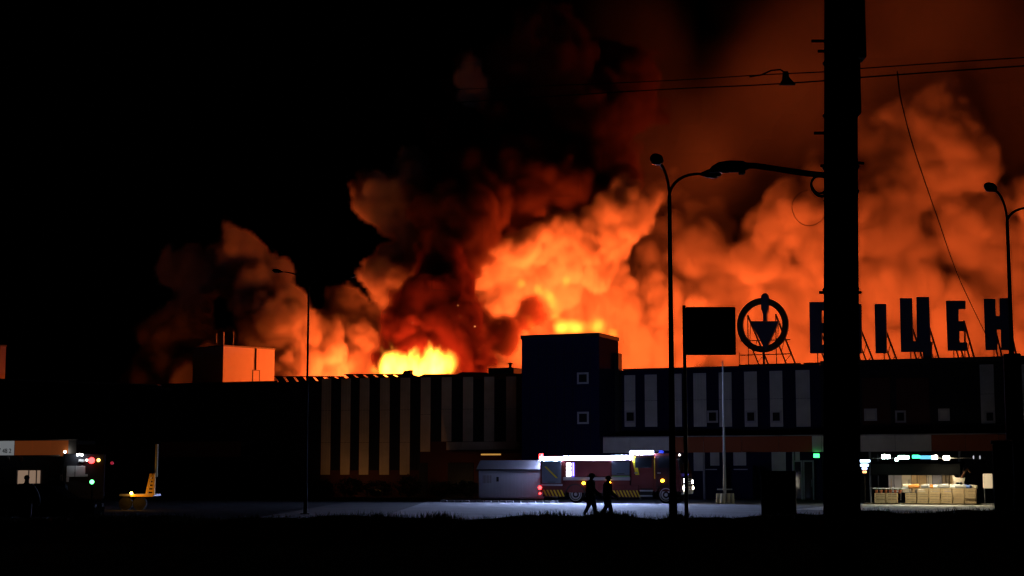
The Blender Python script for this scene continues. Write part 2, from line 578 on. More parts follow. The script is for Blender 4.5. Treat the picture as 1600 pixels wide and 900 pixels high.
# dim red fascia further right along the dark wall
a, b = FA.s(250, 2), FA.s(376, 2)
zt2, zb2 = FA.z(300, 690, 2), FA.z(300, 714, 2)
m = MB(); m.box(a, b, -2, -.06, zt2 - .25, zt2); c2 = m.build('canopy', dark_metal, hall)
for i in range(4):
    m = MB(); m.box(a + (b - a) * i / 4 + .01, a + (b - a) * (i + 1) / 4 - .01, -2.06, -2.003, zb2, zt2, bevel=.01); m.build('fascia_panel', red_c, c2)

# floodlights added at the foot of the left wall to warm its stripes
for px_, pw, lab in ((520, 38, 'small added flood lamp at the foot of the first pale stripes'), (590, 20, 'small added flood lamp washing the middle of the striped wall'), (690, 34, 'small added flood lamp before the service door')):
    fr = empty('added_floodlight', hall_w0 @ Vector((FA.s(px_, 3.0), -3.0, 0)), FY, lab, 'added_floodlight', 'added floodlights along the left wall')
    m = MB(); m.cyl((0, 0, 0), (0, 0, .22), .03, seg=8); m.box(-.12, .12, -.1, .1, 0, .03); m.build('stake', dark_metal, fr)
    m = MB(); m.box(-.17, .17, -.09, .02, .2, .42, bevel=.02); m.build('housing', dark_metal, fr)
    m = MB(); m.box(-.14, .14, .022, .035, .23, .39); m.build('lens', mat('added_flood_glow', (.8, .5, .2), .4, emit=(1, .5, .16), estr=5), fr)
    spot_light('added_flood_beam', (0, .06, .45), (.5, 3.2, 4.8), pw, (1, .50, .18), 150, .1, fr)

# plant room on the roof
pc = at(348, 600, 134)
pr = empty('plant_room', (pc.x, pc.y, ROOF - .62), R(45), 'rooftop plant room with one wall glowing red from the fire', 'plant room')
pzt = at(348, 541, 134).z - pr.location.z
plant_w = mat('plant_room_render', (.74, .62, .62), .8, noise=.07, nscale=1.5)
LW, LD = 5.3, 4.5
m = MB(); m.box(0, LW, 0, LD, 0, pzt); m.build('wall', plant_w, pr)
m = MB(); m.box(-.06, LW + .06, -.06, LD + .06, pzt + .002, pzt + .12, bevel=.02); m.build('roof_slab', trim_m, pr)
m = MB(); m.cyl((LW * .62, -.07, 2.0), (LW * .62, -.07, pzt - .02), .06); m.build('downpipe', dark_metal, pr)
m = MB(); m.box(LW * .57, LW * .70, -.03, -.003, .05, 2.0); dd = m.build('door', plant_w, pr)
for z_ in (.05, 1.95):
    m = MB(); m.box(LW * .57, LW * .70, -.05, -.031, z_, z_ + .04); m.build('door_edge', dark_metal, dd)
m = MB(); m.box(LW * .565, LW * .575, -.05, -.004, .05, 2.0); m.box(LW * .695, LW * .705, -.05, -.004, .05, 2.0); m.build('door_frame', dark_metal, pr)
for (xx, yy, h, r_) in ((.1, 1.2, 1.15, .05), (.1, .2, 1.2, .09), (1.2, .3, 1.35, .035)):
    m = MB(); m.cyl((xx, yy, pzt + .1), (xx, yy, pzt + h), r_); m.build('vent_pipe', grey_metal, pr)

# second hut at the far end of the wing roof
hc = at(-1, 595, 136)
hu = empty('roof_hut', (hc.x, hc.y, ROOF - .62), R(45), 'pale rooftop hut at the far end of the black wing', 'roof hut')
hz_ = at(-1, 541, 136).z - hu.location.z
m = MB(); m.box(0, .5, 0, 4, 0, hz_); m.build('wall', plant_w, hu)
m = MB(); m.box(-.05, .55, -.05, 4.05, hz_ + .002, hz_ + .12, bevel=.02); m.build('roof_slab', trim_m, hu)

# ------------------------------------------------------------------ the roof sign
sign_m = mat('sign_blue', (.045, .05, .10), .5)
SO = -0.25   # just behind the wall face, on the roof


def place(px, py, off=SO):
    s_, z_ = FA.sz(px, py, off)
    return s_, z_


def sign_root(px, name, label, cat, group=None):
    s_ = FA.s(px, SO)
    w = hall_w @ Vector((s_, -SO, ROOF))
    return empty(name, w, FY, label, cat, group), s_


hall_w = Matrix.Translation(hall.location) @ Matrix.Rotation(FY, 4, 'Z')


def struts(root, xs_, ztop, lat=True):
    for xx in xs_:
        q = MB(); q.cyl((xx, .14, ztop), (xx, 8.0, -.4), .07, seg=6); q.build('strut', dark_metal, root)
        q = MB(); q.cyl((xx, .14, ztop * .55), (xx, 4.6, -.4), .06, seg=6); q.build('strut', dark_metal, root)
        if lat:
            for k in range(4):
                t = k / 4 + .1
                q = MB(); q.cyl((xx, .14 + 7.8 * t, ztop * (1 - t) - .4 * t), (xx, .2 + 4.4 * t, ztop * .55 * (1 - t) - .4 * t), .03, seg=5); q.build('lattice_bar', dark_metal, root)
        q = MB(); q.cyl((xx, .12, -.3), (xx, .12, ztop), .04, seg=6); q.build('post', dark_metal, root)


def letter(ch, polys, label):
    xs_ = [p[0] for pl in polys for p in pl]
    root, s_ = sign_root((min(xs_) + max(xs_)) / 2, 'sign_letter', label, 'sign letter', 'letters of the roof sign')
    q = MB()
    allx, allz = [], []
    for k, pl in enumerate(polys):
        pts = []
        for (a, b) in pl:
            u, v = place(a, b)
            pts.append((u - s_, v - ROOF))
            allx.append(u - s_); allz.append(v - ROOF)
        q.prism(pts, -.12, .12)
    q.build('letter_box', sign_m, root)
    x0, x1, zt_ = min(allx), max(allx), max(allz)
    w_ = x1 - x0
    struts(root, ([x0 + w_ * .3, x0 + w_ * .85] if w_ > 1.2 else [x0 + w_ * .7]), zt_ * .66)
    q = MB(); q.box(x0 - .5, x1 + .5, .05, .2, .12, .24); q.build('rail', dark_metal, root)
    return root


def E_poly(x0, x1, y0, y1, st, dx=0.0):
    h = (y1 - y0)
    t = h * .165
    ym = y0 + h * .5
    return [[(x0, y0), (x1, y0), (x1, y0 + t), (x0 + st, y0 + t), (x0 + st, ym - t * .55), (x1 - .6, ym - t * .55), (x1 - .6, ym + t * .65), (x0 + st + dx * .5, ym + t * .65),
             (x0 + st + dx * .5, y1 - t), (x1 + dx, y1 - t), (x1 + dx, y1), (x0 + dx, y1)]]


letter('E', E_poly(1265, 1301, 472, 552, 19, 1), 'dark block letter Е next to the round plumb-bob logo')
letter('P', [[(1310, 475), (1346, 475), (1347, 552), (1331, 552), (1330, 490), (1326, 490), (1327, 552), (1311, 552)]], 'dark block letter П half hidden behind the concrete pole')
letter('I', [[(1366.5, 475), (1384.5, 475), (1386, 552), (1368.5, 552)]], 'dark single-stroke letter І on the roof sign')
letter('TS', [[(1406, 466), (1425, 466), (1427, 533), (1433, 533), (1432, 464), (1451.5, 464), (1454, 534), (1456, 534), (1457, 563), (1443, 563), (1442, 550), (1408, 550)]], 'dark block letter Ц with a short tail on the roof sign')
letter('E', E_poly(1478, 1508.5, 470, 548, 19.5, 3), 'dark block letter Е beside the letter Ц with the tail')
letter('N', [[(1537, 467), (1555, 467), (1556, 494), (1562, 494), (1561.5, 466), (1580, 466), (1583, 547), (1564.5, 547), (1564, 515), (1557.5, 515), (1558.5, 547), (1540, 547)]], 'dark block letter Н by the thick street lamp post')

lr, ls = sign_root(1196, 'sign_logo', 'round sign logo, a ring with a plumb bob hanging inside', 'logo sign')
cu, cz = place(1196, 508)
rr = (FA.s(1236.5, SO) - FA.s(1155.5, SO)) / 2
q = MB()
NR = 64
ring = [[], [], [], []]
for k in range(NR):
    a = 2 * math.pi * k / NR
    for j, (rad, yy) in enumerate(((rr, -.13), (rr - .42, -.13), (rr - .42, .13), (rr, .13))):
        ring[j].append(q.bm.verts.new((rad * math.cos(a), yy, cz - ROOF + rad * math.sin(a) * 1.05)))
for k in range(NR):
    for j in range(4):
        q.bm.faces.new((ring[j][k], ring[j][(k + 1) % NR], ring[(j + 1) % 4][(k + 1) % NR], ring[(j + 1) % 4][k]))
q.build('ring', mat('sign_ring', (.05, .028, .02), .5), lr)
q = MB()
P_ = lambda a, b: (place(a, b)[0] - ls, place(a, b)[1] - ROOF)
q.prism([P_(*p) for p in ((1173, 502), (1218, 502), (1196.5, 548))], -.16, .16)
q.build('bob', sign_m, lr)
q = MB()
q.prism([P_(*p) for p in ((1190.5, 462), (1193, 459), (1197, 458), (1200, 461), (1201.5, 466), (1201, 484), (1198.5, 492), (1198.5, 501.8), (1193, 501.8), (1193, 491), (1190, 483), (1189.5, 467))], -.17, .17)
q.build('plumb_stem', sign_m, lr)
struts(lr, [-1.1, .9], (cz - ROOF) * 1.25)
for zz in (.9, 1.9):
    q = MB(); q.cyl((-1.7, .2, zz), (1.9, .2, zz), .04, seg=6); q.build('crossbar', dark_metal, lr)
q = MB(); q.cyl((0, .1, -.1), (0, .1, (cz - ROOF) - rr * .9), .09, seg=8); q.build('post', dark_metal, lr)
q = MB(); q.box(-1.8, 2.6, .05, .22, .1, .24); q.build('rail', dark_metal, lr)
q = MB(); q.cyl((-1.75, .12, .1), (-1.75, .12, 1.2), .03, seg=6); q.build('post', dark_metal, lr)
# ------------------------------------------------------------------ fire engine
tO = ground_at(841, 101)
FT = Frame(tO, FY)
tk = empty('fire_engine', (tO.x, tO.y, 0), FY, 'red fire engine with white light strips along its roof edge', 'fire engine')
t_red = mat('fire_red', (.075, .010, .009), .5, noise=.05, nscale=1)
t_shade = mat('shaded_red', (.02, .005, .008), .5)  # front cab door: shade beyond the light strips put into the paint
t_white = mat('reflective_white', (.5, .5, .52), .4)
t_yel = mat('hazard_yellow', (.75, .55, .02), .45)
t_shut = mat('roller_shutter', (.12, .135, .165), .5, metal=.1)
t_black = mat('tyre_rubber', (.015, .015, .015), .9, noise=.3, nscale=10)
t_rim = mat('wheel_rim', (.75, .76, .78), .5)
strip_e = mat('white_strip_glow', (.9, .9, .9), .4, emit=(.45, .57, 1), estr=1350)
strip_far = mat('far_strip_glow', (.9, .9, .9), .4, emit=(.5, .58, 1), estr=17)
amber_e = mat('amber_marker_glow', (.8, .4, .02), .4, emit=(1, .48, .02), estr=14)
red_e = mat('red_lamp_glow', (.6, .02, .02), .4, emit=(1, .03, .03), estr=10)
head_e = mat('headlamp_glow', (.9, .9, .8), .2, emit=(1, .88, .7), estr=30)
blue_e = mat('blue_lamp_glow', (.1, .1, .9), .2, emit=(.12, .10, 1), estr=9)
led_e = mat('white_led_glow', (.9, .9, 1), .3, emit=(.9, .9, 1), estr=5)


def ts(px):
    return FT.s(px)


def tz_(px, py):
    return FT.z(px, py)


TL = ts(1064)
W = 2.5
zb_, zr = tz_(900, 757), tz_(900, 716)        # body floor line, body roof
xc = ts(986)                                  # back of the cab
zc = tz_(1005, 708)                           # cab roof
m = MB(); m.box(.12, xc - .06, .0, W, .62, zr, bevel=.05); body = m.build('body', t_red, tk)
m = MB(); m.box(.15, TL - .2, .35, W - .35, .42, .615); m.build('chassis', t_black, tk)
# cab with slanted windscreen
m = MB()
m.prism([(xc, .72), (TL - .05, .72), (TL, 1.1), (TL - .02, 1.75), (TL - .32, zc - .12), (TL - .5, zc - .02), (xc + .1, zc - .02), (xc, zc - .12)], .02, W - .02)
cab = m.build('cab', t_red, tk)
m = MB()
m.prism([(TL + .012, 1.82), (TL - .295, zc - .18), (TL - .315, zc - .185), (TL - .03, 1.8)], .15, W - .15)
m.build('windscreen', glass, cab)
m = MB(); m.box(TL - .02, TL + .06, .1, W - .1, .55, .85, bevel=.03); m.build('bumper', t_white, tk)
m = MB(); m.box(TL - .02, TL + .035, .35, W - .35, 1.05, 1.6, bevel=.02); m.build('grille', t_black, cab)
for zz in (1.15, 1.3, 1.45):
    m = MB(); m.box(TL + .03, TL + .05, .4, W - .4, zz, zz + .05); m.build('grille_bar', grey_metal, cab)


def side_panel(x0, x1, y0, y1, mm, name, parent=body, d=.02, bev=.008):
    q = MB(); q.box(ts(x0), ts(x1), -d, -.003, tz_((x0 + x1) / 2, y1), tz_((x0 + x1) / 2, y0), bevel=bev)
    return q.build(name, mm, parent)


# roller shutters with slats
for (a, b, y0, y1) in ((847, 877, 721, 755), (956, 984, 721, 742)):
    sh = side_panel(a, b, y0, y1, t_shut, 'roller_shutter')
    z0, z1 = tz_(a, y1), tz_(a, y0)
    nsl = int((z1 - z0) / .11)
    for k in range(nsl):
        zz = z0 + (z1 - z0) * (k + .5) / nsl
        q = MB(); q.box(ts(a) + .04, ts(b) - .04, -.034, -.0205, zz - .035, zz + .035); q.build('slat', t_shut, sh)
    q = MB(); q.box((ts(a) + ts(b)) / 2 - .25, (ts(a) + ts(b)) / 2 + .25, -.05, -.035, z0 + .05, z0 + .09); q.build('shutter_handle', t_black, sh)
side_panel(898, 954, 721, 744, mat('panel_red', (.16, .03, .03), .5), 'side_panel', d=.025)
side_panel(880, 985, 745.5, 750.5, t_white, 'white_band', d=.03)
side_panel(956, 984, 743.4, 745.2, mat('lime_band', (.25, .5, .2), .4), 'lime_band', d=.03)
side_panel(846, 879, 756.5, 759, t_white, 'white_band', d=.03)
q = MB(); q.prism([(ts(851), tz_(851, 729)), (ts(854), tz_(854, 729)), (ts(872), tz_(872, 747)), (ts(869), tz_(869, 747))], -.05, -.036); q.build('chevron', t_yel, body)
# skirts with hazard diagonals
for (a, b, y0, y1) in ((848, 880, 760, 776), (957, 998, 758, 777)):
    sk = MB(); sk.box(ts(a), ts(b), -.03, .3, tz_(a, y1), tz_(a, y0), bevel=.01); sk = sk.build('skirt', t_red, tk)
    z0, z1 = tz_(a, y1) + .02, tz_(a, y1) + .42
    n = int((b - a) / 5.0)
    for k in range(n):
        x0 = ts(a) + (ts(b) - ts(a)) * (k + .15) / n
        w_ = (ts(b) - ts(a)) / n * .45
        q = MB(); q.prism([(x0 + .0, z1), (x0 + w_, z1), (x0 + w_ + .2, z0), (x0 + .2, z0)], -.045, -.031); q.build('hazard_stripe', t_yel, sk)
# rear fender zone and wheel arches
for px in (899, 1040):
    cx_ = ts(px)
    q = MB()
    pts = [(cx_ + .68 * math.cos(a), .5 + .68 * math.sin(a)) for a in [math.pi * k / 10 for k in range(11)]]
    pin = [(cx_ + .60 * math.cos(a), .5 + .60 * math.sin(a)) for a in [math.pi * k / 10 for k in range(10, -1, -1)]]
    q.prism(pts + pin, -.05, .4)
    q.build('wheel_arch', t_black, tk)
    for far in (0, 1):
        y0 = .02 if not far else W - .36
        q = MB()
        prof = [(.30, .0), (.46, .01), (.52, .06), (.52, .28), (.46, .33), (.30, .34)]
        rings = []
        for k in range(28):
            a = 2 * math.pi * k / 28
            rings.append([q.bm.verts.new((cx_ + r_ * math.cos(a), y0 + d_, .52 + r_ * math.sin(a))) for (r_, d_) in prof])
        for k in range(28):
            for j in range(len(prof)):
                q.bm.faces.new((rings[k][j], rings[(k + 1) % 28][j], rings[(k + 1) % 28][(j + 1) % len(prof)], rings[k][(j + 1) % len(prof)]))
        ty = q.build('wheel', t_black, tk, smooth=False)
        q = MB()
        yy = y0 + (.02 if not far else .32)
        q.cyl((cx_, yy + .1, .52), (cx_, yy + .02, .52), .31, .31, 28)
        q.build('rim', t_black, ty)
        q = MB()
        pr_ = [(.40, -.03), (.21, .02), (.21, .05), (.40, .03)]
        rings = []
        for k in range(28):
            a = 2 * math.pi * k / 28
            rings.append([q.bm.verts.new((cx_ + r_ * math.cos(a), yy + d_, .52 + r_ * math.sin(a))) for (r_, d_) in pr_])
        for k in range(28):
            for j in range(4):
                q.bm.faces.new((rings[k][j], rings[(k + 1) % 28][j], rings[(k + 1) % 28][(j + 1) % 4], rings[k][(j + 1) % 4]))
        q.build('rim_ring', t_rim, ty)
        q = MB(); q.cyl((cx_, yy - .04, .52), (cx_, yy + .08, .52), .1, .12, 16); q.build('hub', t_rim, ty)
# cab doors, windows, steps, handrails
for (a, b) in ((989, 1021), (1025, 1052)):
    q = MB(); q.box(ts(a), ts(b), .0, .017, tz_(a, 762), zc - .15, bevel=.008); dr = q.build('door', t_red if a < 1000 else t_shade, cab)
    q = MB(); q.box(ts(a) + .14, ts(b) - .1, -.015, -.002, tz_(a, 731), zc - .27, bevel=.01); q.build('door_window', glass, dr)
    q = MB(); q.box(ts(a) + .1, ts(a) + .3, -.04, -.003, tz_(a, 740), tz_(a, 738)); q.build('door_handle', grey_metal, dr)
q = MB(); q.prism([(ts(987), zc - .2), (ts(993), zc - .2), (ts(999), tz_(990, 742)), (ts(993), tz_(990, 742))], -.012, -.001); q.build('chevron', t_yel, cab)
for k, yy in enumerate((767, 775)):
    q = MB(); q.box(ts(1000), ts(1020), -.1, .25, tz_(1010, yy) - .03, tz_(1010, yy) + .05); q.build('step', t_white, cab)
q = MB(); q.box(ts(1000), ts(1020), .02, .25, tz_(1010, 778), tz_(1010, 763)); q.build('step_well', t_black, cab)
for px in (1023.5, 1053):
    q = MB(); q.tube([(ts(px), -.06, tz_(px, 748)), (ts(px), -.09, tz_(px, 745)), (ts(px), -.09, tz_(px, 717)), (ts(px), -.02, tz_(px, 714))], .022); q.build('grab_rail', t_yel, cab)
q = MB(); q.tube([(TL - .3, -.02, zc - .4), (TL + .05, -.28, zc - .35), (TL + .05, -.3, zc - .45)], .025); mi = q.build('mirror_arm', t_black, cab)
q = MB(); q.box(TL - .02, TL + .06, -.42, -.2, zc - 1.05, zc - .42, bevel=.03); q.build('mirror', t_black, mi)
# roof gear: ladder, hose box, beacons
q = MB(); q.box(.6, xc - .4, .3, 1.0, zr + .003, zr + .18, bevel=.02); q.build('hose_box', dark_metal, tk)
lad = MB(); lad.box(.2, xc - .2, 1.3, 1.36, zr + .1, zr + .2); lad.box(.2, xc - .2, 1.8, 1.86, zr + .1, zr + .2); lad = lad.build('ladder', grey_metal, tk)
for k in range(16):
    q = MB(); q.cyl((.35 + k * .36, 1.36, zr + .15), (.35 + k * .36, 1.8, zr + .15), .02, seg=6); q.build('rung', grey_metal, lad)
q = MB(); q.box(TL - 1.5, TL - 1.15, .3, W - .3, zc - .01, zc + .17, bevel=.04); lbx = q.build('light_bar', blue_e and mat('blue_lens', (.02, .03, .25), .2), tk)
# light strips
for (a, b, y0, y1, nm) in ((844.5, 878.5, 713.6, 720.2, 0), (880.5, 954, 712.5, 719.8, 0), (955, 985.5, 711.5, 718.8, 0), (986, 1021.5, 704.2, 710.8, 1)):
    xm = (a + b) / 2
    q = MB(); q.box(ts(a), ts(b), -.10, -.055, tz_(xm, y1) + .04, tz_(xm, y0) - .03, bevel=.015); st = q.build('light_strip', strip_e, tk)
    q = MB(); q.box(ts(a), ts(b), -.05, .03, tz_(xm, y1) + .02, tz_(xm, y0), bevel=.01); q.build('strip_housing', grey_metal, st)
    q = MB(); q.box(ts(a), ts(b), -.125, -.004, tz_(xm, y1) - .012, tz_(xm, y1) + .015); q.build('added_strip_lip', black_m, st)  # lip added to keep the strip's light off the body
# the same strips on the far side
for (a, b, y0, y1) in ((850, 980, 713.2, 719.8), (988, 1022, 704.2, 710.8)):
    xm = (a + b) / 2
    q = MB(); q.box(ts(a), ts(b), W + .055, W + .10, tz_(xm, y1) + .04, tz_(xm, y0) - .03, bevel=.015); st = q.build('light_strip', strip_far, tk)
    q = MB(); q.box(ts(a), ts(b), W - .03, W + .05, tz_(xm, y1) + .02, tz_(xm, y0), bevel=.01); q.build('strip_housing', grey_metal, st)
for k, yy in enumerate((725.5, 731.5, 737.5, 742)):
    q = MB(); q.box(ts(885.5), ts(893), -.09, -.032, tz_(889, yy + 2.2), tz_(889, yy - 2.2), bevel=.02); q.build('work_lamp', led_e, tk)
q = MB(); q.box(ts(895), ts(897.5), -.09, -.032, tz_(889, 744), tz_(889, 723), bevel=.02); q.build('blue_flasher', blue_e, tk)
for px, py in ((912.5, 755), (952.5, 755), (1035.5, 751)):
    q = MB(); q.sphere((ts(px), -.06, tz_(px, py)), .115, 2, (1, .6, .8)); q.build('side_marker', amber_e, tk, smooth=True)
q = MB(); q.box(.02, .1, .5, 1.2, zr - .3, zr - .12, bevel=.02); q.build('rear_work_lamp', mat('rear_lamp_glow', (.9, .9, .9), .3, emit=(.45, .55, 1), estr=150), tk)
q = MB(); q.cyl((.16, .1, zr), (.16, .1, zr + .3), .16, .12, 14); q.build('beacon', red_e, tk)
for (py, r_) in ((762, .12), (771, .07)):
    q = MB(); q.sphere((.12, -.02, tz_(844, py)), r_, 2); q.build('tail_light', red_e, tk, smooth=True)
for (yy, zz, r_) in ((.42, 1.38, .15), (.28, .93, .16), (W - .42, 1.3, .1), (W - .3, .93, .1)):
    q = MB(); q.cyl((TL + .02, yy, zz), (TL + .12, yy, zz), r_ * .9, r_, 16); hl = q.build('headlight', head_e, tk)
    q = MB(); q.cyl((TL - .05, yy, zz), (TL + .10, yy, zz), r_ * 1.12, r_ * 1.12, 16, caps=False); q.build('bezel', grey_metal, hl)
q = MB(); q.sphere((TL - .05, -.1, zc - .12), .07, 2); q.build('marker_lamp', mat('dim_lamp_glow', (.9, .8, .8), .3, emit=(1, .8, .75), estr=4), tk, smooth=True)
q = MB(); q.sphere((TL + .06, 1.1, 1.75), .07, 2); q.build('blue_flasher', blue_e, tk, smooth=True)

# ------------------------------------------------------------------ grey cabin behind the engine
FC = Frame(ground_at(748, 103.5), FY)
cbn = empty('site_cabin', (FC.o.x, FC.o.y, 0), FY, 'grey metal cabin with a shallow roof behind the fire engine', 'cabin')
cw = mat('cabin_sheet', (.36, .37, .40), .55, noise=.12, nscale=1.2)
cr_ = mat('cabin_roof', (.22, .23, .25), .6, noise=.15, nscale=1.0)
CL = FC.s(850)
zt_ = FC.z(790, 734)
zrf = FC.z(790, 719)
m = MB(); m.box(0, CL, 0, 2.4, .22, zt_); cbw = m.build('wall', cw, cbn)
m = MB(); m.prism([(-.18, zt_ + .01), (2.58, zt_ + .01), (1.9, zrf), (.5, zrf)], -.12, CL + .12, axis='X'); rf = m.build('roof', cr_, cbn)
m = MB(); m.box(-.1, CL + .1, -.2, -.1, zt_ - .06, zt_ + .04); m.build('gutter', dark_metal, rf)
m = MB(); m.box(.1, CL - .1, .15, 2.25, 0, .217); m.build('skid', dark_metal, cbn)
for k, (a, b) in enumerate(((.02, .32), (.34, .68), (.70, .98))):
    m = MB(); m.box(CL * a, CL * b, -.035, -.003, .3, zt_ - .12, bevel=.012); pn = m.build('wall_panel', cw, cbn)
    for j in range(1, 6):
        xx = CL * (a + (b - a) * j / 6)
        m = MB(); m.box(xx - .015, xx + .015, -.047, -.0355, .34, zt_ - .16); m.build('rib', cw, pn)
m = MB(); m.box(CL * .28, CL * .315, -.08, -.036, zt_ - .75, zt_ - .45, bevel=.01); m.build('meter_box', dark_metal, cbn)
m = MB(); m.box(CL * .06, CL * .2, -.045, -.0355, zt_ - .85, zt_ - .35, bevel=.01); m.build('notice', trim_m, cbn)


# kerb stones in front of the cabin, some of them whitewashed
for k in range(16):
    kp = FC.s(690 + k * 11.5, 1.6)
    m = MB(); m.box(kp, kp + .42, -1.75, -1.6, 0, .13, bevel=.02)
    ko = m.build('kerb_stone', concrete if k % 3 else t_white)
    ko.location = (FC.o.x, FC.o.y, 0); ko.rotation_euler.z = FY
    tag(ko, ('whitewashed' if k % 3 == 0 else 'grey') + ' kerb stone in the row before the grey cabin', 'kerb stone', 'kerb stones before the cabin')

# ------------------------------------------------------------------ people
def person(px, Y, h, rz, label, stride=.3, col=(.012, .013, .02), swing=.25, helmet=True, group=None, turn=0.0, lean=0.04, z=0.0):
    p = ground_at(px, Y)
    root = empty('person', (p.x, p.y, z), rz, label, 'person', group)
    k = h / 1.78
    V, Ed, Rr = [], [], []

    def v(x, y, z_, r_, par=None, ry=None):
        V.append((x * k, y * k, z_ * k))
        bk = 1.0 if r_ < .1 and z_ > 1.5 or r_ < .04 else (1.95 if r_ > .11 else 1.55)
        Rr.append((r_ * k * bk, (ry or r_) * k * bk))
        if par is not None:
            Ed.append((par, len(V) - 1))
        return len(V) - 1

    # x: forward, y: left
    pel = v(0, 0, .96, .155, None, .125)
    wa = v(lean * .4, 0, 1.12, .14, pel, .11)
    ch = v(lean, 0, 1.32, .175, wa, .13)
    nk0 = v(lean, 0, 1.47, .10, ch)
    nk = v(lean + .01, 0, 1.53, .058, nk0)
    hd = v(lean + .03, 0, 1.62, .088, nk)
    v(lean + .03, 0, 1.71, .085, hd)
    v(lean + .115, 0, 1.635, .018, hd)     # nose
    for s_ in (-1, 1):
        f = stride * s_
        hip = v(0.02 * s_, .10 * s_, .88, .10, pel)
        kn = v(f * .55 + .06, .11 * s_, .50, .068, hip)
        an = v(f * 1.15 - .05 * (s_ < 0), .11 * s_, .10 + .05 * (s_ < 0), .048, kn)
        v(f * 1.15 + .05, .115 * s_, .05 + .02 * (s_ < 0), .045, an)
        v(f * 1.15 + .17, .125 * s_, .04, .035, len(V) - 1)
        sh = v(lean, .22 * s_, 1.41, .085, ch)
        g_ = -swing * s_
        el = v(lean + g_ * .5, .31 * s_, 1.14, .066, sh)
        wr = v(lean + g_ + .12, .28 * s_, .92, .045, el)
        pa = v(lean + g_ * 1.1 + .15, .255 * s_, .85, .034, wr)
        for q in range(4):
            f0 = v(lean + g_ * 1.1 + .15 + (q - 1.5) * .02, .25 * s_, .80, .0105, pa)
            v(lean + g_ * 1.1 + .165 + (q - 1.5) * .019, .235 * s_, .765 + .008 * abs(q - 1.3), .009, f0)
        t0 = v(lean + g_ * 1.1 + .19, .24 * s_, .835, .012, pa)
        v(lean + g_ * 1.1 + .205, .23 * s_, .80, .010, t0)
    me = bpy.data.meshes.new('body')
    me.from_pydata(V, Ed, [])
    o_ = bpy.data.objects.new('body', me)
    C.objects.link(o_)
    o_.parent = root
    sk_ = o_.modifiers.new('skin', 'SKIN')
    sk_.use_smooth_shade = True
    for i_, r_ in enumerate(Rr):
        me.skin_vertices[0].data[i_].radius = r_
        me.skin_vertices[0].data[i_].use_root = (i_ == 0)
    ss = o_.modifiers.new('sub', 'SUBSURF')
    ss.levels = 1
    ss.render_levels = 1
    me.materials.append(mat('dark_clothing_%g' % col[0], col, .9, noise=.2, nscale=8))
    if helmet:
        q = MB()
        q.sphere(((lean + .03) * k, 0, 1.70 * k), .125 * k, 2, (1.12, .95, .85))
        q.cyl(((lean + .05) * k, 0, 1.665 * k), ((lean + .05) * k, 0, 1.69 * k), .165 * k, .14 * k, 18)
        q.build('helmet', mat('dark_helmet', (.03, .03, .03), .4), root, smooth=True)
        q = MB(); q.box(-.21 * k + lean, -.10 * k + lean, -.1 * k, .1 * k, 1.08 * k, 1.42 * k, bevel=.03); q.build('air_pack', black_m, root)
    else:
        q = MB(); q.sphere(((lean + .015) * k, 0, 1.705 * k), .1 * k, 2, (1.05, .92, .95)); q.build('hair', mat('dark_hair', (.01, .008, .006), .8), root, smooth=True)
    return root


person(922, 66, 1.80, R(-12), 'helmeted firefighter in dark gear walking, nearer the engine\'s rear wheel', .17, group='firefighters walking past the engine')
person(948, 65, 1.70, R(10), 'helmeted firefighter in dark gear with wide stride below the amber lamp', .2, group='firefighters walking past the engine', swing=-.3)
person(41, 52, 1.74, R(80), 'dark figure standing against the lit shop window', .05, helmet=False)
person(92, 60, 1.80, R(120), 'dark figure standing between the shop window and the van', .06, helmet=False)

# ------------------------------------------------------------------ street lamps


def street_lamp(px, Y, label, arms, split_z=10.2, group='street lamps', hs=1.0, pr=1.0):
    p = ground_at(px, Y)
    root = empty('street_lamp', (p.x, p.y, 0), 0, label, 'street lamp', group)
    q = MB()
    q.tube([(0, 0, 0), (0, 0, 1.2), (0, 0, 1.25), (0, 0, 4.5), (0, 0, split_z)], [.13 * pr, .125 * pr, .095 * pr, .085 * pr, .06 * pr], 12)
    q.build('pole', lamp_m, root)
    q = MB(); q.box(-.2, .2, -.2, .2, 0, .04); q.build('base_plate', lamp_m, root)
    for (dx, dy, rise) in arms:
        L_ = math.hypot(dx, dy)
        q = MB()
        pts = []
        for k in range(9):
            t = k / 8
            pts.append((dx * (1 - math.cos(t * math.pi / 2)) * .55 + dx * t * .45 * t, dy * (1 - math.cos(t * math.pi / 2)) * .55 + dy * t * .45 * t, split_z - .05 + rise * math.sin(t * math.pi / 2)))
        q.tube(pts, [.045 * pr] * 8 + [.035 * pr], 8)
        ar = q.build('arm', lamp_m, root)
        a = math.atan2(dy, dx)
        mt = Matrix.Translation(pts[-1]) @ Matrix.Rotation(a, 4, 'Z') @ Matrix.Rotation(R(-8), 4, 'Y')
        q = MB()
        prof = [(-.12, .05), (.0, .10), (.18, .18), (.38, .20), (.56, .15), (.66, .03)]
        rings = []
        for (xx, w_) in prof:
            rings.append([q.bm.verts.new(mt @ Vector((xx * hs, hs * w_ * math.cos(2 * math.pi * j / 12), hs * .75 * w_ * math.sin(2 * math.pi * j / 12)))) for j in range(12)])
        for r0, r1 in zip(rings, rings[1:]):
            for j in range(12):
                q.bm.faces.new((r0[j], r0[(j + 1) % 12], r1[(j + 1) % 12], r1[j]))
        q.bm.faces.new(rings[0]); q.bm.faces.new(rings[-1])
        hd_ = q.build('lamp_head', lamp_m, ar, smooth=True)
        q = MB(); q.sphere(mt @ Vector((.34 * hs, 0, -.1 * hs)), .14 * hs, 2, (1.2, .9, .5)); q.build('lens', mat('lamp_lens', (.45, .45, .47), .15), ar, smooth=True)
    return root


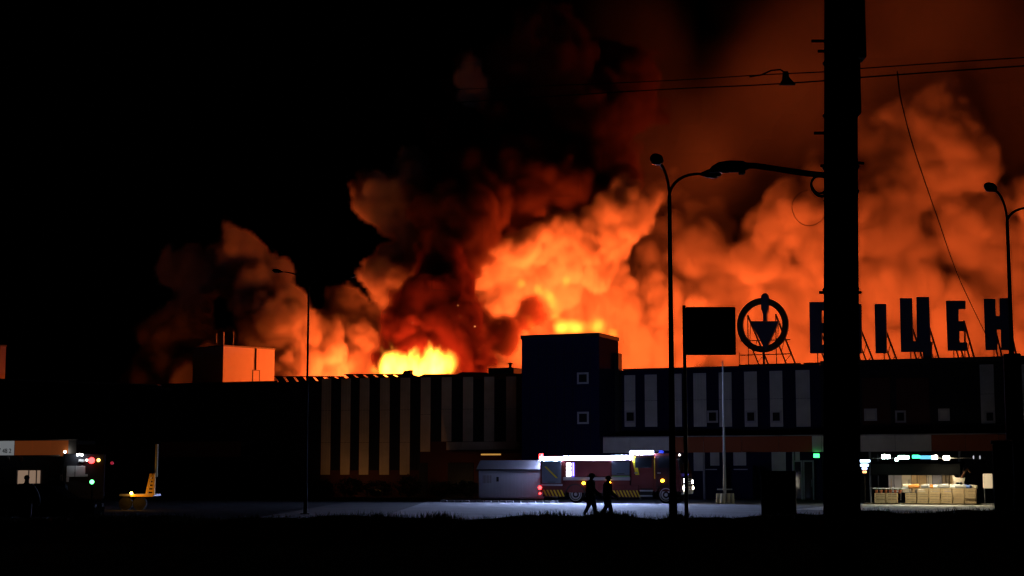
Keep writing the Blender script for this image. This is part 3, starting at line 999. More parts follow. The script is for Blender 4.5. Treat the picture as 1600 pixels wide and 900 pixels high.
street_lamp(1051, 48, 'unlit twin-arm street lamp beside the square sign board', ((-.42, -1.3, .80), (1.1, .45, .80)))
l2 = street_lamp(1588, 53, 'unlit twin-arm street lamp with a dark panel box on its post', ((-.68, -.9, .95), (1.3, .6, .62)))
q = MB(); q.box(-.28, .28, -.22, .22, 2.9, 5.75, bevel=.04); pbx = q.build('panel_box', black_m, l2); pbx.rotation_euler.z = R(-18)
street_lamp(478, 72, 'unlit street lamp with wide arms before the striped left wall', ((-1.2, -.35, .75), (1.65, .5, .65)), 10.15, hs=.65, pr=.75)

# ------------------------------------------------------------------ square sign board on a post
p = ground_at(1072, 55)
sb = empty('sign_board', (p.x, p.y, 0), 0, 'square black sign board on a tall post', 'sign board')
bx0, bx1 = at(1071, 520, 55).x - p.x, at(1149, 520, 55).x - p.x
bz0, bz1 = at(1100, 555, 55).z, at(1100, 480, 55).z
m = MB(); m.cyl((0, 0, 0), (0, 0, bz1 + .06), .07, .06, 12); m.build('post', dark_metal, sb)
m = MB(); m.box(bx0 + .02, bx1, -.09, .06, bz0, bz1, bevel=.05); bd = m.build('board', black_m, sb)
m = MB()
for (a0, a1, c0, c1) in ((bx0 + .03, bx1, bz0, bz0 + .05), (bx0 + .03, bx1, bz1 - .05, bz1), (bx0 + .03, bx0 + .08, bz0 + .051, bz1 - .051), (bx1 - .05, bx1, bz0 + .051, bz1 - .051)):
    m.box(a0, a1, -.12, -.091, c0, c1)
m.build('board_frame', dark_metal, bd)
m = MB(); m.box(-.3, .3, -.3, .3, 0, .06); m.build('base_plate', dark_metal, sb)

# ------------------------------------------------------------------ pale flagpole with weights round its foot
p = ground_at(1132, 97)
fp = empty('flagpole', (p.x, p.y, 0), 0, 'thin pale pole with white weights at its foot', 'pole')
pole_m = mat('pale_pole', (.5, .5, .5), .5, noise=.1, nscale=3)
m = MB(); m.cyl((0, 0, .1), (0, 0, 3.2), .10, .085, 12); m.cyl((0, 0, 3.2), (0, 0, 8.6), .07, .04, 12); m.build('pole', pole_m, fp)
m = MB(); m.box(-.3, .3, -.3, .3, .0, .12, bevel=.03); m.build('base', pole_m, fp)
for k, (dx, dy) in enumerate(((-.42, -.1), (.42, -.1), (-.2, -.42), (.25, .35))):
    m = MB(); m.cyl((dx, dy, 0), (dx, dy, .62), .14, .12, 14); w_ = m.build('weight', mat('weight_plastic', (.55, .52, .42), .6), fp)
    m = MB(); m.tube([(dx - .1, dy, .60), (dx - .08, dy, .72), (dx + .08, dy, .72), (dx + .1, dy, .60)], .02, 6); m.build('handle', black_m, w_)
m = MB(); m.box(-.45, .45, -.03, .03, .82, .9); m.build('strap', pole_m, fp)

# ------------------------------------------------------------------ dark cabinet and dark kiosk near the verge
p = ground_at(1216, 60)
uc = empty('utility_cabinet', (p.x, p.y, 0), R(-12), 'black utility cabinet standing by the verge', 'cabinet')
hw = 26.5 / F * 60
m = MB(); m.box(-hw, hw, -.3, .3, .1, 1.84, bevel=.02); m.build('body', black_m, uc)
m = MB(); m.box(-hw - .03, hw + .03, -.35, .35, 1.842, 1.9, bevel=.02); m.build('lid', black_m, uc)
m = MB(); m.box(-hw + .05, hw - .05, -.25, .25, 0, .098); m.build('plinth', concrete, uc)
for s_ in (-1, 1):
    m = MB(); m.box(.02 if s_ > 0 else -hw + .03, hw - .03 if s_ > 0 else -.02, -.33, -.303, .15, 1.8, bevel=.01); d_ = m.build('door', black_m, uc)
    m = MB(); m.box(.05 * s_ - .015, .05 * s_ + .015, -.36, -.332, .9, 1.1); m.build('handle', dark_metal, d_)
p = ground_at(1552, 58)
ki = empty('kiosk', (p.x, p.y, 0), R(-19), 'black closed kiosk beside the thick street lamp post', 'kiosk')
m = MB(); m.box(0, 2.6, 0, 2.4, 0, 2.85, bevel=.03); m.build('body', black_m, ki)
m = MB(); m.box(-.06, 2.7, -.06, 2.5, 2.853, 2.98, bevel=.03); m.build('roof', dark_metal, ki)
for k in range(3):
    m = MB(); m.box(.12 + k * .8, .82 + k * .8, -.03, -.003, .3, 2.5, bevel=.01); m.build('shutter', black_m, ki)

# ------------------------------------------------------------------ concrete utility pole in the foreground
UD = 16.0
pl = ground_at(1313.5, UD)
up_ = empty('utility_pole', (pl.x, pl.y, 0), 0, 'thick concrete utility pole with a bracket lamp, close in front', 'utility pole')
pole_c = mat('pole_concrete', (.018, .017, .016), .95, noise=.3, nscale=5, bump=.3, spec=0)


def U(px, py, Y=UD):
    q_ = at(px, py, Y)
    return Vector((q_.x - pl.x, q_.y - pl.y, q_.z))


m = MB(); m.tube([U(1316, 1000), U(1315, 640), U(1314, 300), U(1313.5, -60), U(1313, -500)], [.185, .178, .17, .166, .16], 24); m.build('pole', pole_c, up_, smooth=True)
m = MB(); m.box(.05, U(1349.5, 50).x, -.12, .12, U(1340, 94).z, 10.2, bevel=.02); m.build('riser_box', black_m, up_)
m = MB(); m.box(.06, U(1342.5, 120).x, -.08, .08, U(1340, 180).z, U(1340, 94).z - .003, bevel=.015); m.build('riser_duct', black_m, up_)
for py in (98, 180, 262, 300, 452):
    z_ = U(1300, py).z
    m = MB(); m.tube([(U(1314, py).x + .175 * math.cos(a), .175 * math.sin(a), z_) for a in [2 * math.pi * k / 20 for k in range(20)]], .012, 6, closed=True); m.build('clamp_band', lamp_m, up_)
for (a, b, py) in ((1338, 1350, 255), (1272, 1292, 208), (1282, 1292, 259), (1336, 1346, 457), (1280, 1290, 457), (1278, 1292, 80), (1268, 1292, 64)):
    m = MB(); m.cyl(U(a, py), U(b, py), .016, seg=8); m.build('bolt', lamp_m, up_)
m = MB(); m.tube([U(1290, 274), U(1260, 271), U(1215, 264), U(1180, 259), U(1150, 258)], [.032, .032, .03, .03, .035], 10); arm = m.build('lamp_arm', lamp_m, up_)
q = MB()
pf = [(1170, 260, .035), (1160, 260, .075), (1140, 260, .08), (1122, 261, .065), (1112, 265, .045), (1107, 268, .015)]
rings = []
for (a, b, r_) in pf:
    c_ = U(a, b)
    rings.append([q.bm.verts.new(c_ + Vector((0, 1.4 * r_ * math.cos(2 * math.pi * j / 14), .75 * r_ * math.sin(2 * math.pi * j / 14)))) for j in range(14)])
for r0, r1 in zip(rings, rings[1:]):
    for j in range(14):
        q.bm.faces.new((r0[j], r0[(j + 1) % 14], r1[(j + 1) % 14], r1[j]))
q.bm.faces.new(rings[0]); q.bm.faces.new(rings[-1])
q.build('lamp_head', lamp_m, arm, smooth=True)
m = MB(); m.sphere(U(1133, 267), .055, 2, (1.2, 1, .45)); m.build('lens', MATS['lamp_lens'], arm, smooth=True)
m = MB(); m.box(U(1164, 268).x, U(1150, 268).x + .03, -.05, .05, U(1160, 272).z, U(1160, 263).z, bevel=.01); m.build('gear_box', lamp_m, arm)
for k, (r_, cpx, cpy, th) in enumerate(((.10, 1283, 290, .014), (.085, 1281, 288, .012), (.17, 1264, 325, .0035))):
    c_ = U(cpx, cpy, UD - .2)
    m = MB(); m.tube([c_ + Vector((r_ * math.cos(a), .02 * math.sin(3 * a), r_ * 1.05 * math.sin(a))) for a in [2 * math.pi * j / 28 for j in range(28)]], th, 6, closed=True); m.build('cable_coil', black_m, up_)


# overhead cables
def cable(name, pts, rad, label, group=None):
    q = MB()
    P = [Vector(a) for a in pts]
    # smooth the run with a Catmull-Rom pass
    out = []
    for i in range(len(P) - 1):
        p0, p1, p2, p3 = P[max(i - 1, 0)], P[i], P[i + 1], P[min(i + 2, len(P) - 1)]
        for k in range(8):
            t = k / 8
            out.append(.5 * ((2 * p1) + (p2 - p0) * t + (2 * p0 - 5 * p1 + 4 * p2 - p3) * t * t + (3 * p1 - p0 - 3 * p2 + p3) * t ** 3))
    out.append(P[-1])
    rads = rad if not isinstance(rad, tuple) else [rad[0] + (rad[1] - rad[0]) * i / (len(out) - 1) for i in range(len(out))]
    q.tube(out, rads, 6)
    o_ = q.build(name, cable_m)
    return tag(o_, label, 'cable', group)


c1 = cable('overhead_cable', [at(640, 165, 30), at(980, 143, 22), at(1180, 133, 18), at(1290, 126, 16.2), at(1345, 121, 15.9), at(1600, 103, 15.5), at(1800, 92, 15)], .0075, 'lower of two thin cables strung past the concrete pole')
cable('overhead_cable', [at(700, 140, 30), at(1000, 128, 22), at(1190, 117, 18), at(1290, 112, 16.2), at(1345, 107, 15.9), at(1600, 90, 15.5), at(1800, 82, 15)], .006, 'upper of two thin cables strung past the concrete pole')
c_ = at(1228, 124, 17.2)
sc_ = empty('cable_clamp', c_, 0, 'black cable clamp hanging on the overhead cable', 'clamp')
m = MB(); m.prism([(-.075, -.06), (.10, -.06), (.03, .02), (.02, .085), (-.03, .085), (-.04, 0)], -.03, .03); m.build('body', black_m, sc_)
m = MB(); m.tube([(0, 0, .07), (-.06, 0, .11), (-.16, 0, .10), (-.27, 0, .05), (-.4, 0, .03)], .009, 6); m.build('jumper', black_m, sc_)
eS, eZ = FA.sz(1545, 532, -1)
e_w = hall_w @ Vector((eS, 1.0, eZ))
cable('drop_cable', [at(1402, 112, 15.9), at(1411, 170, 24), at(1432, 245, 38), at(1462, 332, 58), at(1500, 438, 82), e_w], (.006, .03), 'thin cable dropping from the overhead lines to the roof sign')
# ------------------------------------------------------------------ lit garden stall on the right
FS = Frame(ground_at(1345, 95), FY)
st_ = empty('market_stall', (FS.o.x, FS.o.y, 0), FY, 'market stall with a black awning and a row of coloured lights', 'stall')


def ss_(px, off=0.0):
    return FS.s(px, off)


def sz_(px, py, off=0.0):
    return max(.02, FS.z(px, py, off))


wood = mat('raw_wood', (.50, .36, .20), .8, noise=.25, nscale=6)
woodd = mat('weathered_wood', (.33, .26, .18), .85, noise=.3, nscale=5)
cloth_b = mat('black_awning', (.0025, .0025, .0025), 1, spec=0)
pale_p = mat('pale_board', (.6, .56, .48), .7, noise=.1, nscale=2)
x0, x1 = ss_(1362), ss_(1502)
za, zb2_ = FS.z(1430, 723), FS.z(1430, 742)
m = MB(); m.prism([(-.35, zb2_), (-.30, zb2_), (1.9, za), (1.9, za + .06), (-.33, za - .05)], x0, x1, axis='X'); m.build('awning', cloth_b, st_)
m = MB(); m.box(x0, x1, -.38, -.352, zb2_ - .02, za - .05); m.build('valance', cloth_b, st_)
for px in (1364, 1430, 1499):
    m = MB(); m.cyl((ss_(px), 1.8, 0), (ss_(px), 1.8, za), .04); m.cyl((ss_(px), 1.8, za), (ss_(px), 1.8, za + .55), .03); m.build('post', dark_metal, st_)
# string of lights above the awning
rail = MB(); rail.cyl((ss_(1350, .9), -.9, FS.z(1430, 716, .9)), (ss_(1540, .9), -.9, FS.z(1430, 716, .9)), .02, seg=6); rail = rail.build('light_rail', dark_metal, st_)
for (a, b, py, col, e_) in ((1379, 1391, 713.5, (.8, 1, .9), 200), (1404, 1421, 714.5, (.4, 1, .75), 20), (1399, 1404, 718, (.6, 1, .85), 8), (1426, 1438, 713.5, (.05, .9, .35), 3.5), (1438, 1457, 714.5, (.12, .5, .75), 1.6),
                            (1458, 1465, 714.5, (1, .93, .72), 500), (1475, 1484, 715.5, (1, .86, .55), 750), (1521, 1523, 714.5, (.8, .8, .9), .5), (1531, 1533, 714.5, (.8, .8, .9), .5)):
    mm = mat('stall_light_%d' % a, tuple(c * .6 for c in col), .4, emit=col, estr=e_)
    z_ = FS.z((a + b) / 2, py, 1.0)
    q = MB(); q.box(ss_(a, 1.0), ss_(b, 1.0), -1.06, -.94, z_ - .1, z_ + .1, bevel=.045); lt_ = q.build('light', mm, rail)
    q = MB(); q.prism([(-.93, z_ - .13), (-.91, z_ - .13), (-.91, z_ + .16), (-1.12, z_ + .13), (-1.12, z_ + .115), (-.93, z_ + .14)], ss_(a, 1.0) - .04, ss_(b, 1.0) + .04, axis='X'); q.build('added_lamp_shade', black_m, lt_)  # shade added to keep the stall light off the store wall
# work lamps under the awning
tube_e = mat('stall_tube_glow', (.9, .8, .6), .4, emit=(1, .8, .5), estr=70)
for (a, b) in ((1375, 1410), (1420, 1455), (1465, 1498)):
    q = MB(); q.box(ss_(a), ss_(b), -.30, -.24, zb2_ - .0, zb2_ + .05); q.build('tube_lamp', tube_e, st_)
# back boards, each its own
rnd = random.Random(21)
xx = 1388
while xx < 1488:
    w_ = rnd.choice((6, 9, 12, 15))
    mm = rnd.choice((wood, pale_p, woodd, mat('bluish_board', (.28, .29, .36), .7)))
    q = MB(); q.box(ss_(xx, -1.2), ss_(xx + w_ - 1, -1.2), 1.2, 1.26, .7, FS.z(xx, 741 - rnd.uniform(0, 2), -1.2), bevel=.008); q.build('back_board', mm, st_)
    xx += w_
m = MB(); m.box(ss_(1348), ss_(1535), -.1, 1.1, .0, .09, bevel=.02); m.build('deck', woodd, st_)
for (a, b) in ((1361, 1362.5), (1362.5, 1500)):
    pass
m = MB(); m.tube([(ss_(1361), -.25, .1), (ss_(1361), -.25, sz_(1361, 763)), (ss_(1420), -.25, sz_(1400, 763))], .03); m.build('front_rail', grey_metal, st_)
# stacks of crates in front


def crate_proto(w=.62, d=.42, h=.30):
    r_ = empty('crate', (0, 0, 0))
    n = 3
    for s_ in (0, 1):
        for k in range(n):
            z_ = .02 + k * h / n
            q = MB(); q.box(0, w, 0 if not s_ else d - .018, .018 if not s_ else d, z_, z_ + h / n - .025); q.build('slat', wood, r_)
    for s_ in (0, 1):
        q = MB(); q.box(.0 if not s_ else w - .018, .018 if not s_ else w, .019, d - .019, .02, h - .03); q.build('end_board', wood, r_)
    q = MB(); q.box(.02, w - .02, .02, d - .02, 0, .018); q.build('floor_board', woodd, r_)
    return r_


FSm = Matrix.Translation(FS.o) @ Matrix.Rotation(FY, 4, 'Z')
proto = None
row = 0
for (px0, px1, base, nst) in ((1414, 1530, .09, 3), (1366, 1414, .09, 2)):
    xx = ss_(px0, .2)
    col_i = 0
    while xx < ss_(px1, .2) - .5:
        n_ = nst - (1 if rnd.random() < .18 else 0)
        for k in range(n_):
            c = crate_proto() if proto is None else copy_tree(proto)
            proto = proto or c
            wp = FSm @ Vector((xx + rnd.uniform(-.02, .02), -.28 + rnd.uniform(-.03, .03) + .0, base + k * .285))
            c.location = wp
            c.rotation_euler = (0, 0, FY + rnd.uniform(-.04, .04))
            pos_w = 'on the stall deck' if k == 0 else ('topmost of its stack' if k == n_ - 1 else 'mid stack')
            tag(c, 'pale slatted wooden crate, %s, in the %s row before the stall' % (pos_w, 'taller' if nst == 3 else 'lower'), 'crate', 'crates before the stall')
        xx += .67
        col_i += 1
# produce heaped on the lower row: terracotta pots
for k in range(6):
    px = 1368 + k * 7.4
    wp = FSm @ Vector((ss_(px, .2), -.08, .09 + 2 * .285))
    pt = empty('flower_pot', wp, 0, 'small red plant pot standing on the lower crates', 'plant pot', 'pots on the lower crates')
    q = MB(); q.cyl((0, 0, 0), (0, 0, .16), .06, .09, 12); q.cyl((0, 0, .16), (0, 0, .19), .1, .1, 12); q.build('pot', mat('terracotta', (.4, .12, .06), .8), pt)
    q = MB()
    for j in range(14):
        a = rnd.uniform(0, 6.28); t = rnd.uniform(.05, .13); h_ = rnd.uniform(.22, .36)
        v0 = q.bm.verts.new((.02 * math.cos(a), .02 * math.sin(a), .18)); v1 = q.bm.verts.new((t * math.cos(a + .3), t * math.sin(a + .3), h_)); v2 = q.bm.verts.new((t * math.cos(a - .3), t * math.sin(a - .3), h_ - .03))
        q.bm.faces.new((v0, v1, v2))
    q.build('leaves', mat('pot_leaves', (.05, .09, .03), .7), pt)
# sacks lying about on the crates
sk_cols = (('pale', (.6, .55, .45)), ('white', (.7, .7, .68)), ('blue', (.1, .16, .4)), ('orange', (.5, .2, .05)), ('grey', (.3, .3, .3)))
for k in range(12):
    cn, cc = sk_cols[(k * 3 + k // 4) % 5]
    px = 1418 + k * 9.2
    hs_ = (.20 + .12 * rnd.random(), .14 + .06 * rnd.random())
    wp = FSm @ Vector((ss_(px, .0), .02 + rnd.uniform(-.05, .2), .09 + 3 * .285 + hs_[1] * .45 - (.28 if k % 5 == 2 else 0) + .02))
    q = MB(); q.box(-hs_[0], hs_[0], -.14, .14, -hs_[1] / 2, hs_[1] / 2 + .05, bevel=.06)
    so = q.build('sack', mat('sack_' + cn, cc, .8, noise=.15, nscale=6), smooth=True)
    so.location = wp; so.rotation_euler = (rnd.uniform(-.15, .15), rnd.uniform(-.12, .12), FY + rnd.uniform(-.5, .5))
    tag(so, '%s filled sack lying on the stall crates' % cn, 'sack', 'sacks on the stall crates')
# leaning poles and rods between the boards
for k in range(7):
    px = 1392 + k * 14.5
    wp = FSm @ Vector((ss_(px, -1), .95, .09))
    q = MB(); q.cyl((0, 0, 0), (rnd.uniform(-.12, .12), .2, 1.35 + rnd.random() * .25), .022, .018, 8)
    q.build('garden_stake', rnd.choice((woodd, grey_metal)), st_).location = FSm.inverted() @ wp
# pale sign on a thin post
wp = FSm @ Vector((ss_(1543), 0, 0))
sg = empty('pale_sign', wp, FY, 'small pale rounded sign on a thin post at the stall end', 'sign')
hw = (ss_(1551) - ss_(1536)) / 2
m = MB(); m.box(-hw, hw, -.06, .0, sz_(1543, 763), sz_(1543, 740), bevel=.06); m.build('board', mat('pale_sign_face', (.6, .5, .36), .6, emit=(1, .78, .5), estr=.35), sg)
m = MB(); m.cyl((-hw * .75, .02, 0), (-hw * .75, .02, sz_(1543, 742)), .03); m.build('post', grey_metal, sg)
m = MB(); m.box(-.5, .3, -.2, .2, 0, .1, bevel=.02); m.build('foot', grey_metal, sg)
# brown wooden goat figure above the crates
wp = FSm @ Vector((ss_(1498), .25, 0))
gt = empty('wooden_figure', wp, FY, 'pale wooden lawn figure beside the dark end of the stall', 'garden figure')
q = MB()
fig = [(-.3, 0), (-.22, 0), (-.2, .35), (.15, .35), (.17, 0), (.25, 0), (.27, .4), (.33, .62), (.22, .6), (-.22, .62), (-.38, .85), (-.42, .8), (-.34, .55)]
q.prism([(a, b + .95) for a, b in fig], -.05, .05); q.build('figure', pale_p, gt)
q = MB(); q.box(-.45, .45, -.2, .2, .0, .945, bevel=.02); q.build('stand', woodd, gt)
q = MB(); q.tube([(.1, .1, 1.5), (.3, .1, 1.9), (.45, .1, 2.1), (.62, .1, 1.85)], .07, 8); q.build('arched_branch', mat('brown_branch', (.14, .07, .04), .8), gt)
# bluish neon lamp at the door behind the pole
wp = FSm @ Vector((ss_(1351, -1), 1.0, 0))
nl = empty('neon_lamp', wp, FY, 'stacked blue and white neon lamp beside the stall', 'lamp')
m = MB(); m.cyl((0, 0, 0), (0, 0, 2.3), .04); m.build('post', dark_metal, nl)
for k, (z_, w_, col, e_) in enumerate(((2.55, .34, (.45, .65, 1), 9), (2.3, .24, (.5, .7, 1), 10), (2.1, .15, (.4, .5, 1), 7), (1.9, .12, (1, .45, .15), 3))):
    q = MB(); q.box(-w_, w_, -.06, .06, z_ - .07, z_ + .07, bevel=.05); q.build('neon_tube', mat('neon_%d' % k, tuple(c * .5 for c in col), .4, emit=col, estr=e_), nl)
# lockers along the wall under the canopy
FLk = 2.0
for (a, b, lab) in ((1098, 1128, 'dark blue locker cabinet behind the pale pole'), (1142, 1176, 'dark blue locker cabinet nearer the store doors')):
    xa, xb = FA.s(a, FLk), FA.s(b, FLk)
    lk = empty('locker', hall_w @ Vector(((xa + xb) / 2, -FLk, 0)), FY, lab, 'locker', 'lockers under the canopy')
    hw = (xb - xa) / 2
    m = MB(); m.box(-hw, hw, .03, 1.0, .08, 2.35, bevel=.02); m.build('body', navy, lk)
    m = MB(); m.box(-hw + .2, hw - .35, -.02, .028, 2.05, 2.12); m.build('label_strip', frame_m, lk)
    for i in range(3):
        for j in range(4):
            m = MB(); m.box(-hw + .04 + i * 2 * hw / 3, -hw - .02 + (i + 1) * 2 * hw / 3, .0, .027, .14 + j * .46, .56 + j * .46, bevel=.008); m.build('locker_door', navy, lk)
# litter bin by the doors
# ------------------------------------------------------------------ left: emergency van, car, low trailer
p = ground_at(98, 86)
FV = Frame(p, R(16))
van = empty('emergency_van', (p.x, p.y, 0), R(16), 'dark box van with white rear panels and red and amber lamps', 'van')
vd = mat('van_dark_paint', (.02, .02, .025), .4)


def vs(px): return FV.s(px)


def vz(px, py): return FV.z(px, py)


VW = vs(164)
m = MB(); m.box(0, VW, 0, 5.6, .45, vz(130, 709), bevel=.06); m.build('body', vd, van)
for (a, b, y0, y1) in ((104, 116.5, 728, 745), (117.5, 133, 728, 745)):
    m = MB(); m.box(vs(a), vs(b), -.05, -.004, vz(a, y1), vz(a, y0), bevel=.01); m.build('rear_panel', t_white, van)
m = MB(); m.box(vs(104), vs(108), -.06, -.004, vz(106, 753), vz(106, 745.5)); m.build('rear_panel', t_white, van)
m = MB(); m.box(vs(124), vs(137), -.08, -.052, vz(106, 744.5), vz(106, 741)); m.build('plate', t_white, van)
for (px, py, r_, mm) in ((142.5, 719.5, .17, red_e), (153.3, 719, .09, mat('amber_dim_glow', (.8, .5, .05), .4, emit=(1, .62, .12), estr=6)), (135, 719, .07, mat('dim_lamp_glow')), (174.5, 723.5, .09, mat('red_dim_glow', (.5, .02, .03), .4, emit=(1, .05, .12), estr=.25))):
    m = MB(); m.sphere((vs(px), -.06, vz(px, py)), r_, 2); m.build('lamp', mm, van, smooth=True)
m = MB(); m.tube([(vs(119), -.3, vz(118, 711)), (vs(123), -.33, vz(125, 710)), (vs(128), -.3, vz(130, 711))], .05); m.build('work_lamp', mat('van_lamp_glow', (.8, .8, .8), .4, emit=(.85, .95, 1), estr=40), van)
m = MB(); m.box(vs(122), vs(132), -.1, -.01, vz(125, 722), vz(125, 718), bevel=.02); m.build('work_lamp_bracket', t_white, van)
for s_ in (.15, VW - .4):
    for yy in (.7, 4.3):
        q = MB(); q.cyl((s_, yy, .42), (s_ + .26, yy, .42), .42, .42, 20); wl = q.build('wheel', t_black, van)
        q = MB(); q.cyl((s_ - .01, yy, .42), (s_ + .27, yy, .42), .22, .22, 16); q.build('rim', t_rim, wl)
m = MB(); m.box(.1, VW - .1, -.15, -.01, .42, .6, bevel=.02); m.build('bumper', vd, van)
p = ground_at(144, 62)
gl = empty('green_lamp', (p.x, p.y, 0), 0, 'small green lamp on a low stand in the dark', 'lamp')
gz = at(144, 753, 62).z
m = MB(); m.sphere((0, 0, gz), .085, 2); m.build('bulb', mat('green_bulb_glow', (.1, .8, .2), .3, emit=(.12, 1, .25), estr=6), gl, smooth=True)
m = MB(); m.cyl((0, .05, 0), (0, .05, gz - .05), .03); m.build('stand', black_m, gl)
m = MB(); m.cyl((0, .05, 0), (0, .05, .04), .22, .2, 16); m.build('foot', black_m, gl)
# parked car
p = ground_at(60, 56)
car = empty('parked_car', (p.x, p.y, 0), R(3), 'black parked car below the lit shop window', 'car')
prof = [(-2.1, .35), (2.1, .32), (2.15, .6), (2.05, .82), (1.25, .95), (.55, 1.40), (-.2, 1.46), (-1.1, 1.42), (-1.75, 1.0), (-2.1, .95)]
m = MB(); m.prism(prof, -.85, .85); cb_ = m.build('body', mat('car_black', (.004, .004, .004), .9, spec=0), car)
m = MB(); m.prism([(1.1, .98), (.5, 1.35), (-.2, 1.40), (-1.05, 1.36), (-1.5, 1.02)], -.865, -.852); m.build('side_window', glass, car)
for xw in (-1.35, 1.35):
    for yy in (-.88, .68):
        q = MB(); q.cyl((xw, yy, .32), (xw, yy + .2, .32), .32, .32, 20); wl = q.build('wheel', t_black, car)
        q = MB(); q.cyl((xw, yy - .01, .32), (xw, yy + .21, .32), .19, .19, 14); q.build('rim', t_rim, wl)
for yy in (-.6, .6):
    q = MB(); q.box(2.06, 2.13, yy - .18, yy + .18, .62, .76, bevel=.02); q.build('headlight', black_m, car)
# low loader trailer with a raised yellow ramp
p = ground_at(187, 80)
FR = Frame(p, R(-6))
tr = empty('low_trailer', (p.x, p.y, 0), R(-6), 'low trailer with a raised yellow ramp and an amber lamp', 'trailer')
yel = mat('yellow_ramp_paint', (.55, .33, .04), .5, noise=.15, nscale=4)
rs = lambda px: FR.s(px)
rz_ = lambda px, py: FR.z(px, py)
m = MB(); m.box(0, rs(236), 0, 1.6, rz_(210, 775.5), rz_(210, 772), bevel=.02); dk = m.build('deck', grey_metal, tr)
m = MB(); m.box(rs(205), rs(240), -.02, .0 - .003, rz_(210, 776), rz_(210, 773)); m.build('deck_edge', yel, tr)
q = MB()
o_out = [(rs(227), rz_(227, 774.5)), (rs(241), rz_(241, 774.5)), (rs(243), rz_(243, 770)), (rs(242), rz_(242, 740)), (rs(233), rz_(233, 740))]
for yy in (.02,):
    pass
# ramp: two rails with cross plates, holes show between them
zb0, zt0 = rz_(227, 774), rz_(235, 740)
def rl(t): return rs(227.5) + (rs(234) - rs(227.5)) * t
def rr_(t): return rs(242)
for (f0, w_) in ((rl, .1), (rr_, -.1)):
    q = MB(); q.prism([(f0(0), zb0), (f0(0) + w_, zb0), (f0(1) + w_, zt0), (f0(1), zt0)], .0, .12); q.build('ramp_rail', yel, tr)
for k in range(6):
    t0_, t1_ = k / 6, k / 6 + .095
    q = MB(); q.prism([(rl(t0_) + .1, zb0 + (zt0 - zb0) * t0_), (rr_(t0_) - .1, zb0 + (zt0 - zb0) * t0_), (rr_(t1_) - .1, zb0 + (zt0 - zb0) * t1_), (rl(t1_) + .1, zb0 + (zt0 - zb0) * t1_)], .01, .08); q.build('cross_plate', yel, tr)
m = MB(); m.cyl((rs(241), .3, rz_(240, 745)), (rs(241), .3, rz_(240, 694)), .075, .065, 10); m.build('mast', mat('cream_mast', (.5, .42, .25), .6), tr)
m = MB(); m.sphere((rs(207), -.1, rz_(207, 770.5)), .07, 2); am = m.build('amber_lamp', mat('amber_bright_glow', (.8, .5, .05), .4, emit=(1, .50, .06), estr=40), tr, smooth=True)
for xw in (rs(196), rs(218)):
    q = MB(); q.cyl((xw, .1, .33), (xw, .32, .33), .33, .33, 20); wl = q.build('wheel', t_black, tr)
    q = MB(); q.cyl((xw, .08, .33), (xw, .33, .33), .18, .18, 14); q.build('rim', t_black, wl)
point_light('amber_lamp_light', (rs(216), -.7, rz_(207, 766)), 30, (1, .42, .06), .07, tr)

# ------------------------------------------------------------------ dark shrubs in front of the left wall
rnd = random.Random(9)
bush_m = mat('shrub_leaves', (.035, .05, .02), .8)
stem_m = mat('shrub_stem', (.06, .04, .025), .9)
labs = ('low dark shrub at the foot of the first pale stripes', 'broad dark shrub below the striped wall', 'rounded dark shrub beside the service door', 'small dark shrub next to the loading bay', 'dark shrub between the loading bay and the grey cabin', 'dark shrub at the black wall before the stripes')
for i, (px, w_, h_) in enumerate(((548, 1.1, 1.5), (590, 1.5, 1.25), (640, 1.0, 1.6), (690, 1.2, 1.2), (730, 1.2, 1.3), (505, 1.0, 1.3))):
    wp = hall_w @ Vector((FA.s(px, 4), -4, 0))
    sh = empty('shrub', wp, rnd.uniform(0, 6), labs[i], 'shrub', 'shrubs along the left wall')
    q = MB()
    for k in range(5):
        a = rnd.uniform(0, 6.28)
        q.tube([(0, 0, 0), (.2 * math.cos(a), .2 * math.sin(a), .4 * h_), (.5 * w_ * math.cos(a), .5 * w_ * math.sin(a), .8 * h_)], [.04, .03, .012], 5)
    q.build('stem', stem_m, sh)
    V, Fc = [], []
    for k in range(1400):
        u, v_, w3 = rnd.gauss(0, 1), rnd.gauss(0, 1), rnd.gauss(0, 1)
        l = math.sqrt(u * u + v_ * v_ + w3 * w3)
        rr = rnd.uniform(.55, 1.0) * (1 + .25 * math.sin(3 * math.atan2(v_, u) + i) * math.sin(4 * w3))
        c = Vector((u / l * w_ * rr, v_ / l * w_ * rr * .8, h_ * .55 + w3 / l * h_ * .5 * rr))
        if c.z < .05:
            continue
        d1 = Vector((rnd.gauss(0, 1), rnd.gauss(0, 1), rnd.gauss(0, 1))).normalized() * .07
        d2 = Vector((rnd.gauss(0, 1), rnd.gauss(0, 1), rnd.gauss(0, 1))).normalized() * .05
        n0 = len(V)
        V += [c - d1, c + d2, c + d1, c - d2]
        Fc.append((n0, n0 + 1, n0 + 2, n0 + 3))
    me = bpy.data.meshes.new('foliage')
    me.from_pydata(V, [], Fc)
    me.materials.append(bush_m)
    fo = bpy.data.objects.new('foliage', me)
    C.objects.link(fo)
    fo.parent = sh
# ------------------------------------------------------------------ smoke: fog grids filled by a geometry node tree
rng = np.random.default_rng(7)


